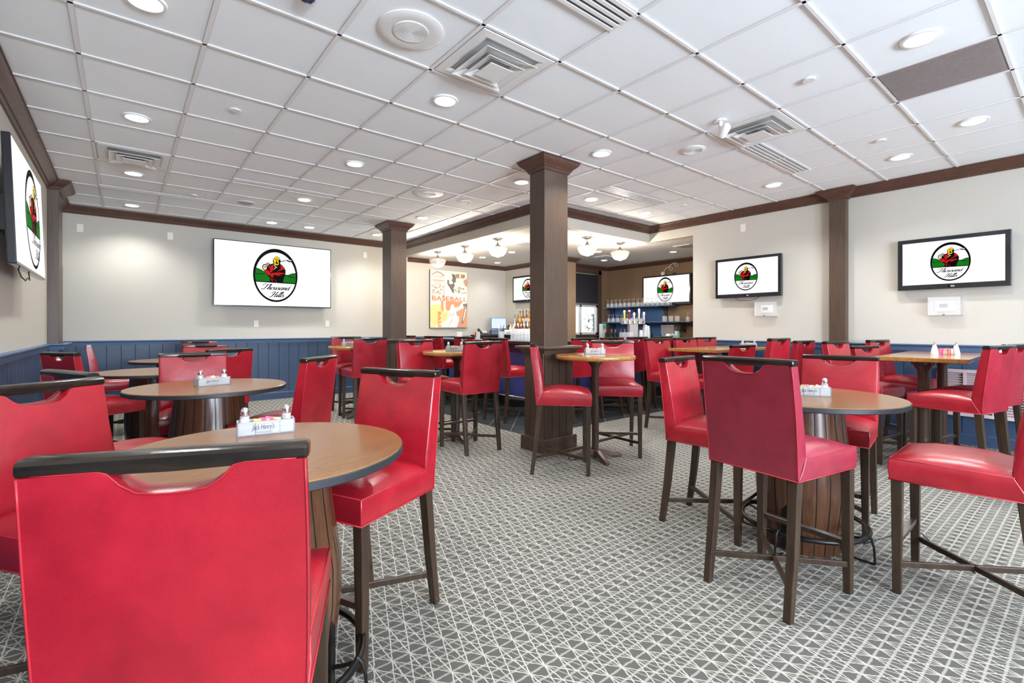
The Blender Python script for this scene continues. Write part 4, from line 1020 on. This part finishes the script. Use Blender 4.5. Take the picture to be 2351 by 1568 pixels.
def back_counter(x0, x1, y0, y1, h, label, top=TSLAB, body=BLACK):
    t = thing('back_counter', label, 'back counter', ((x0 + x1) / 2, (y0 + y1) / 2, 0)); a, b = (x1 - x0) / 2, (y1 - y0) / 2
    m = MB(); m.box(-a - .01, a, -b - .01, b, h - .035, h); m.build('worktop', top, t, bevel=.003); m = MB(); m.box(-a + .03, a, -b + .03, b, 0, h - .035); m.build('cabinet', body, t)
    n = max(1, round(max(a, b) * 2 / .5))
    for k in range(n):
        m = MB()
        if b > a: y = -b + .03 + k * (2 * b - .03) / n; m.box(-a + .012, -a + .03, y + .01, y + (2 * b - .03) / n - .01, .1, h - .06)
        else: x = -a + .03 + k * (2 * a - .03) / n; m.box(x + .01, x + (2 * a - .03) / n - .01, -b + .012, -b + .03, .1, h - .06)
        d = m.build('door', TOPED, t)
    return t
back_counter(6.25, 7.28, 8.62, 9.16, 1.10, 'black back counter in the corner carrying the till')
back_counter(6.78, 7.28, 7.15, 8.60, 1.10, 'black back counter carrying the bottle display')
back_counter(8.80, 9.30, 4.30, 7.60, .93, 'back counter below the glass shelves')
# bottle steps
t = thing('bottle_steps', 'stepped display stand holding the liquor bottles', 'bottle display', (7.04, 7.88, 1.101))
for k in range(3): m = MB(); m.box(-.22 + k * .14, .23, -.70, .68, k * .10, .1 * k + .012 if k == 0 else .10 * k + .0); 
for k in range(3):
    m = MB(); m.box(-.22 + k * .14, -.22 + (k + 1) * .14 if k < 2 else .22, -.70, .68, 0, .012 + .10 * k); m.build('step', CLEAR, t)
BG = {}
def bmat(n, c, rough=.08, tr=0.0, al=1.0):
    if n not in BG: BG[n] = mat('bottle ' + n, c, rough, alpha=al, coat=.3)
    return BG[n]
BK = [('amber whiskey', bmat('amber', (.32, .10, .02), al=.9), 'cream', lin(236, 220, 190)), ('clear spirit', bmat('clear', (.82, .85, .86), al=.45), 'white', lin(240, 240, 240)), ('green', bmat('green', (.08, .45, .12), al=.9), 'green', lin(150, 220, 130)),
      ('dark rum', bmat('darkrum', (.10, .03, .015), al=1), 'red', lin(200, 60, 50)), ('golden', bmat('gold', (.55, .32, .08), al=.85), 'yellow', lin(240, 220, 80)), ('pale', bmat('pale', (.85, .80, .68), al=.7), 'tan', lin(210, 180, 140))]
CAPC = {'pourer': IRON, 'black cap': BLACK, 'red cap': mat('red cap', (.6, .05, .04), .4), 'yellow cap': mat('yellow cap', (.75, .6, .08), .4)}
def bottle(loc, h, r, kind, capn, label, group):
    nm, bm_, ln_, lc = BK[kind]; t = thing('bottle', label, 'bottle', loc, 0, group)
    b = h * .62; m = MB(); m.lathe([(r * .9, 0), (r, .006), (r, b * .88), (r * .85, b), (r * .38, b + h * .10), (r * .34, h * .93), (r * .38, h * .94), (r * .38, h * .96)], 14); m.build('glass_body', bm_, t, smooth=50)
    m = MB(); m.lathe([(r * 1.01, b * .25), (r * 1.01, b * .78)], 14, cap=False); m.build('label_band', mat('paper ' + ln_, lc, .7) if ('paper ' + ln_) not in MATS else MATS['paper ' + ln_], t)
    m = MB()
    if capn == 'pourer': m.lathe([(r * .38, h * .96), (r * .38, h * 1.0), (r * .16, h * 1.02), (r * .13, h * 1.16), (0, h * 1.17)], 10)
    else: m.lathe([(r * .42, h * .93), (r * .42, h * 1.04), (0, h * 1.045)], 12)
    m.build('cap', CAPC[capn], t, smooth=40)
rb = random.Random(11)
cn = {}
for tier in range(3):
    for k in range(11):
        kind = rb.choice([0, 1, 5, 4, 1, 0] if tier else [0, 3, 1, 5, 0, 3]); kind = 2 if (tier, k) in ((1, 8), (2, 5)) else kind
        capn = rb.choice(['pourer', 'pourer', 'black cap', 'red cap'] if (tier, k) != (2, 8) else ['yellow cap'])
        y = 8.50 - k * .108 + rb.uniform(-.01, .01)
        tn = ('front', 'middle', 'top')[tier]
        bottle((6.89 + tier * .14 + rb.uniform(-.01, .01), y, 1.1135 + tier * .10), rb.uniform(.25, .31) + .02 * tier, rb.uniform(.030, .038), kind, capn,
               '%s bottle with %s on the %s step, %s' % (BK[kind][0], 'a steel pourer' if capn == 'pourer' else 'a ' + capn, tn, 'till end' if k < 4 else 'middle stretch' if k < 8 else 'column end'), 'liquor bottles on the %s step' % tn)
# till
t = thing('till_screen', 'till with a lit touch screen in a blue housing', 'till', (6.78, 8.80, 1.101), R(-28))
m = MB(); m.box(-.19, .19, -.16, .16, 0, .11); m.build('cash_drawer', mat('navy housing', lin(52, 66, 92), .4), t, bevel=.006)
m = MB(); m.box(-.18, .18, -.02, .03, .13, .39); b = m.build('monitor', mat('blue bezel', lin(70, 118, 178), .35), t, bevel=.008); m = MB(); m.box(-.165, .165, -.0225, -.02, .15, .37); m.build('screen', emi('till screen', lin(232, 244, 252), .72), b)
m = MB(); m.box(-.04, .04, -.0, .04, .10, .16); m.build('stand', BLACK, t)
t = thing('desk_phone', 'black desk phone at the end of the back counter', 'telephone', (6.37, 8.84, 1.101), R(-20))
m = MB(); m.rings([[(-.11, -.10, 0), (.11, -.10, 0), (.11, -.10, .025), (-.11, -.10, .025)], [(-.11, .09, 0), (.11, .09, 0), (.11, .09, .10), (-.11, .09, .10)]]); m.build('base', BLACK, t, bevel=.005)
m = MB(); m.tube([(-.085, -.11, .05), (-.085, -.07, .075), (-.085, 0, .105), (-.085, .07, .13), (-.085, .11, .12)], [.022, .018, .016, .018, .024], 10); m.build('handset', BLACK, t, smooth=40)
m = MB(); m.rings([[(-.03, -.06, .042), (.09, -.06, .042), (.09, -.06, .046), (-.03, -.06, .046)], [(-.03, .06, .091), (.09, .06, .091), (.09, .06, .095), (-.03, .06, .095)]]); m.build('keypad', GREYP, t)
t = thing('receipt_printer', 'small white receipt printer beside the till', 'printer', (6.84, 8.52, 1.101), R(-35)); m = MB(); m.box(-.09, .09, -.08, .08, 0, .11); m.build('body', WHITE, t, bevel=.02, seg=3); m = MB(); m.box(-.055, .055, -.083, -.08, .02, .075); m.build('paper_slot', GREYP, t)
t = thing('card_reader', 'black card reader on a stand behind the printer', 'card reader', (6.98, 8.70, 1.101), R(-30)); m = MB(); m.box(-.05, .05, -.03, .03, .17, .22); m.build('reader', BLACK, t); m = MB(); m.lathe([(.05, 0), (.05, .01), (.012, .02), (.012, .17)], 12); m.build('stand', BLACK, t)
# tumblers upside down by the corner of the bar
GLS = mat('tumbler glass', (.93, .95, .96), .04, alpha=.38, coat=.6)
def tumbler_proto():
    t = thing('tumbler', 'upturned clear tumbler stacked near the bar corner', 'glass', (0, 0, 0), 0, 'upturned tumblers near the bar corner'); m = MB(); m.lathe([(.036, 0), (.037, .002), (.030, .085), (.028, .088), (0, .088)], 16, cap=False); m.build('glass', GLS, t, smooth=50); return t
first = None
for lay in range(2):
    for i in range(3):
        for j in range(6):
            loc = (4.66 + i * .08, 5.30 + j * .08, 1.064 + lay * .092)
            if first is None: first = tumbler_proto(); first.location = loc
            else: dup(first, loc)
t = thing('utensil_jar', 'clear jar of tongs and spoons on the bar beside the tumblers', 'jar', (4.66, 5.98, 1.063)); m = MB(); m.lathe([(.045, 0), (.05, .14)], 16, cap=False); m.build('jar', GLS, t); 
for a, b_ in ((.03, .05), (-.05, .02), (.02, -.04)): m = MB(); m.tube([(0, 0, .01), (a, b_, .24)], .005, 6); m.build('utensil', CHROME, t)
t = thing('napkin_caddy', 'clear and chrome napkin holder on the left arm of the bar', 'napkin holder', (4.75, 7.35, 1.063)); m = MB(); m.box(-.06, .06, -.05, .05, 0, .11); m.build('holder', CLEAR, t); m = MB(); m.box(-.05, .05, -.03, .03, .005, .12); m.build('napkins', WHITE, t)
t = thing('drink_menu_card', 'white and red menu card standing on the left arm of the bar', 'menu card', (4.72, 6.72, 1.063), R(-60)); m = MB(); m.box(-.05, .05, -.004, .004, 0, .13); m.build('card', WHITE, t); m = MB(); m.box(-.045, -.02, -.0055, -.004, .03, .12); m.build('red_strip', CAPC['red cap'], t)
# paper cups
def cups(x, y, n, label):
    t = thing('paper_cup_stack', label, 'paper cups', (x, y, 1.063), 0, 'stacks of white paper cups')
    for k in range(n): m = MB(); z = .012 + k * .019; m.lathe([(.044, z), (.046, z + .004), (.033, z + .105), (0, z + .105)], 20, cap=False); m.build('cup', WHITE, t, smooth=50)
cups(7.10, 5.12, 3, 'short stack of white paper cups on the bar'); cups(7.20, 5.10, 8, 'tallest stack of white paper cups on the bar'); cups(7.30, 5.12, 7, 'stack of white paper cups, right one of three on the bar')
# beer tap tower
t = thing('beer_tap_tower', 'T-shaped metal beer tap tower with five tap handles', 'beer tap tower', (6.98, 5.20, 1.063), R(-38))
BR = mat('brushed tower metal', (.17, .135, .11), .35, metal=.3)
m = MB(); m.box(-.075, .075, -.065, .065, 0, .26); m.build('column', BR, t, bevel=.003); m = MB(); m.box(-.20, .20, -.065, .065, .26, .36); hd = m.build('head', BR, t, bevel=.003)
TH = [('yellow', lin(248, 205, 40), .16), ('dark red', lin(140, 26, 30), .17), ('white', lin(240, 236, 226), .12), ('pale grey', lin(226, 224, 222), .19), ('ivory', lin(236, 230, 214), .13)]
for k, (nm, c, hh) in enumerate(TH):
    x = -.17 + k * .085; m = MB(); m.tube([(x, -.065, .31), (x, -.105, .315), (x, -.12, .27)], .010, 8); m.build('faucet', CHROME, t, smooth=40)
    m = MB(); m.lathe([(.008, 0), (.014, .02), (.012, hh * .4), (.020, hh * .75), (.018, hh * .95), (0, hh)], 12, (x, -.09, .345)); o = m.build('tap_handle', mat('tap ' + nm, c, .4), t, smooth=50); o['label'] = nm + ' tap handle'
    if k < 2: m = MB(); m.lathe([(.0215, hh * .78), (.0215, hh * .90)], 12, (x, -.09, .345), cap=False); m.build('tap_badge', WHITE, o)
t = thing('drip_tray', 'clear acrylic garnish box beside the tap tower', 'box', (6.72, 5.14, 1.063), R(-30)); m = MB(); m.box(-.10, .10, -.06, .06, 0, .12); m.build('box', CLEAR, t)
# cups and bottles at the right end
t = thing('blue_cup', 'pale blue plastic cup at the right end of the bar', 'cup', (8.02, 4.98, 1.063)); m = MB(); m.lathe([(.048, 0), (.05, .004), (.040, .135), (0, .135)], 24); m.build('cup', mat('pale blue plastic', lin(172, 214, 220), .4), t, smooth=50)
t = thing('syrup_bottle', 'orange bottle with a dark lid at the right end of the bar', 'bottle', (8.11, 5.03, 1.063)); m = MB(); m.lathe([(.036, 0), (.038, .005), (.036, .10), (.028, .125)], 18); m.build('body', mat('orange bottle', lin(206, 132, 76), .4), t, smooth=40); m = MB(); m.lathe([(.030, .125), (.030, .150), (0, .15)], 18); m.build('lid', BLACK, t)
t = thing('tissue_box', 'small white tissue box at the right end of the bar', 'tissue box', (7.86, 5.02, 1.063), R(-20)); m = MB(); m.box(-.07, .07, -.05, .05, 0, .085); m.build('box', WHITE, t, bevel=.015, seg=3); m = MB(); m.box(-.02, .02, -.052, -.05, .02, .05); m.build('print', BLUEL, t)
t = thing('lemonade_dispenser', 'clear tub with chrome lid and black handle on the back counter', 'dispenser', (9.02, 5.75, .931)); m = MB(); m.box(-.13, .13, -.15, .15, .18, .36); m.build('tub', CLEAR, t, bevel=.01); m = MB(); m.box(-.135, .135, -.155, .155, .36, .385); m.build('lid', CHROME, t, bevel=.008); m = MB(); m.tube([(-.02, -.16, .38), (-.02, -.23, .36), (-.02, -.235, .30), (-.02, -.20, .22), (-.02, -.18, .16)], .016, 8); m.build('handle', BLACK, t, smooth=True); m = MB(); m.box(-.12, .12, -.14, .14, 0, .18); m.build('stand', STEEL, t)
t = thing('soap_dispenser', 'white and teal box below the window casing', 'dispenser box', (8.93, 7.52, .931)); m = MB(); m.box(-.07, .07, -.05, .05, 0, .42); m.build('body', WHITE, t, bevel=.006); m = MB(); m.box(-.055, .06, -.052, -.05, .30, .40); m.build('teal_label', mat('teal', lin(96, 196, 170), .5), t)
# wine bottles
WK = [mat('foil red', (.45, .03, .04), .35), mat('foil pink', (.65, .12, .16), .35), mat('foil cream', (.75, .65, .5), .35), BLACK]
for k in range(10):
    y = 7.45 - k * .135; f = (0, 1, 1, 0, 1, 3, 2, 0, 3, 3)[k]
    t = thing('wine_bottle', '%s foil-topped wine bottle, %s' % (('red', 'pink', 'cream', 'black')[f], ('number %s from the corner on the back counter' % ('one', 'two', 'three', 'four', 'five', 'six', 'seven', 'eight', 'nine', 'ten')[k])), 'wine bottle', (8.98 + .03 * (k % 2), y, .931), 0, 'wine bottles on the back counter')
    m = MB(); m.lathe([(.036, 0), (.038, .005), (.038, .175), (.030, .20), (.014, .225), (.014, .24)], 16); m.build('glass_body', mat('wine glass', (.015, .03, .02), .1) if 'wine glass' not in MATS else MATS['wine glass'], t, smooth=50); m = MB(); m.lathe([(.0155, .222), (.0155, .295), (0, .296)], 12); m.build('foil', WK[f], t)
# shelves with stemware
m = MB(); m.box(TX - .012, TX - .001, 6.10, 7.62, .95, 1.72); o = m.build('backsplash', mat('bar blue', lin(70, 108, 160), .5)); tag(o, 'blue painted panel behind the glass shelves', 'panel')
def shelf(z, y0, y1, label):
    t = thing('glass_shelf', label, 'shelf', (TX - .17, (y0 + y1) / 2, z)); b = (y1 - y0) / 2; m = MB(); m.box(-.15, .155, -b, b, -.022, 0); m.build('board', BLUEL, t, bevel=.002)
    for s in (-.75, .1, .85):
        y = s * b; m = MB(); m.tube([(.145, y, -.03), (.145, y, -.24)], .009, 6); m.tube([(.145, y, -.03), (-.12, y, -.03)], .009, 6); m.tube([(.14, y, -.23), (.08, y, -.19), (.04, y, -.12), (-.03, y, -.05), (-.11, y, -.035)], .008, 6)
        m.tube([(.08 + .03 * math.cos(a), y, -.09 + .03 * math.sin(a)) for a in [i * .6 for i in range(11)]], .006, 6); m.build('bracket', IRON, t, smooth=True)
shelf(1.745, 5.80, 7.60, 'upper blue shelf crowded with upturned stemware'); shelf(1.395, 5.30, 7.62, 'lower blue shelf with upturned glasses')
def stem_proto(label, group):
    t = thing('stemmed_glass', label, 'glass', (0, 0, 0), 0, group); m = MB(); m.lathe([(.033, 0), (.036, .02), (.038, .055), (.028, .085), (.006, .098), (.0045, .15), (.006, .160), (.034, .168), (.034, .171), (0, .171)], 14, cap=False); m.build('glass', GLS, t, smooth=50); return t
first = None
for i in range(2):
    for k in range(14):
        loc = (9.10 + i * .11, 7.50 - k * .125, 1.7465)
        if first is None: first = stem_proto('upturned stemmed glass on the upper blue shelf', 'stemmed glasses on the upper shelf'); first.location = loc
        else: dup(first, loc)
for i in range(2):
    for k in range(8):
        if k > 3 and i: continue
        dup(first, (9.09 + i * .11, 7.46 - k * .135, 1.3965), 0, 'upturned stemmed glass on the lower blue shelf', 'stemmed glasses on the lower shelf')
dup(first, (9.12, 5.42, 1.3965), 0, 'single upturned stemmed glass at the right end of the lower shelf', 'stemmed glasses on the lower shelf')
f2 = None
for k in range(3):
    t = thing('beer_mug', ('left', 'middle', 'right')[k] + ' of three square clear mugs on the lower shelf', 'mug', (9.10, 5.95 - k * .15, 1.3965), 0, 'clear mugs on the lower shelf'); m = MB(); m.lathe([(.05, 0), (.052, .01), (.052, .11), (.05, .115), (0, .115)], 12, cap=False); m.build('glass', GLS, t, smooth=30)

# ================================================================ WINDOW
wd = bpy.data.objects.new('window_1', None); COL.objects.link(wd); struct(wd)
m = MB(); c = .10
m.box(wx0 - c, wx0, WY - .03, WY + .02, wz0 - .02, wz1 + c); m.box(wx1, wx1 + c, WY - .03, WY + .02, wz0 - .02, wz1 + c); m.box(wx0 - c, wx1 + c, WY - .03, WY + .02, wz1, wz1 + c); m.box(wx0 - c, wx1 + c, WY - .06, WY + .02, wz0 - .04, wz0); m.build('window_casing', BROWN, wd)
m = MB(); f = .05; zt_ = 1.80
for a, b_, c_, d_ in ((wx0, wx0 + f, wz0, zt_), (wx1 - f, wx1, wz0, zt_), (wx0, wx1, wz0, wz0 + f), (wx0, wx1, zt_ - f, zt_), ((wx0 + wx1) / 2 - .10, (wx0 + wx1) / 2 - .05, wz0, zt_), (wx0 + .10, wx0 + .13, wz0, zt_)): m.box(a, b_, WY + .02, WY + .07, c_, d_)
m.build('window_frame', WHITE, wd)
m = MB(); m.box(wx0, wx1, WY + .04, WY + .045, wz0, zt_); m.build('pane', mat('window pane', (.7, .85, .95), .02, alpha=.12), wd)
m = MB(); m.box(wx0 + .01, wx1 - .01, WY + .0, WY + .012, 1.84, wz1 - .01); sh = m.build('dark_blind', mat('dark blind', (.022, .020, .026), .6), wd)
m = MB(); m.box(wx0 + .01, wx1 - .01, WY - .01, WY + .02, 1.80, 1.84); m.build('blind_rail', STEEL, wd)
# outside: pale wall, ground and a shrub
m = MB(); m.box(6.5, 13.5, 10.6, 10.75, -.1, 2.35); tag(m.build('garden_wall', mat('white garden wall', (.85, .85, .82), .8)), 'sunlit white wall seen through the bar window', 'wall')
m = MB(); m.add([(7.8, 7.9, -.05), (13.5, 7.9, -.05), (13.5, 14, -.05), (7.8, 14, -.05)], [(0, 1, 2, 3)]); o = m.build('floor_outside', mat('outside ground', (.35, .34, .3), .9)); struct(o)
t = thing('garden_shrub', 'dark green shrub outside the bar window', 'shrub', (10.5, 9.15, -.05)); m = MB(); m.tube([(0, 0, 0), (.02, .01, .6), (-.02, .02, 1.7)], .02, 6); m.build('stem', BROWN, t)
m = MB(); rl = random.Random(5)
for k in range(110):
    z = rl.choice((rl.uniform(1.1, 1.3), rl.uniform(1.5, 1.7), rl.uniform(.2, 1.7))); a = rl.uniform(0, 2 * PI); r_ = rl.uniform(.02, .26)
    m.M = Matrix.Translation((r_ * math.cos(a), r_ * math.sin(a), z)) @ Euler((rl.uniform(-.6, .6), rl.uniform(-.6, .6), a)).to_matrix().to_4x4()
    m.add([(0, -.012, 0), (.05, -.025, .01), (.12, 0, -.01), (.05, .025, .01), (0, .012, 0)], [(0, 1, 2, 3, 4)])
m.build('leaves', mat('leaf green', (.03, .12, .03), .5), t)
SUN = bpy.data.lights.new('sun', 'SUN'); SUN.energy = 3.0; SUN.angle = R(1); so = bpy.data.objects.new('sun', SUN); COL.objects.link(so); so.rotation_euler = (R(50), 0, R(10))
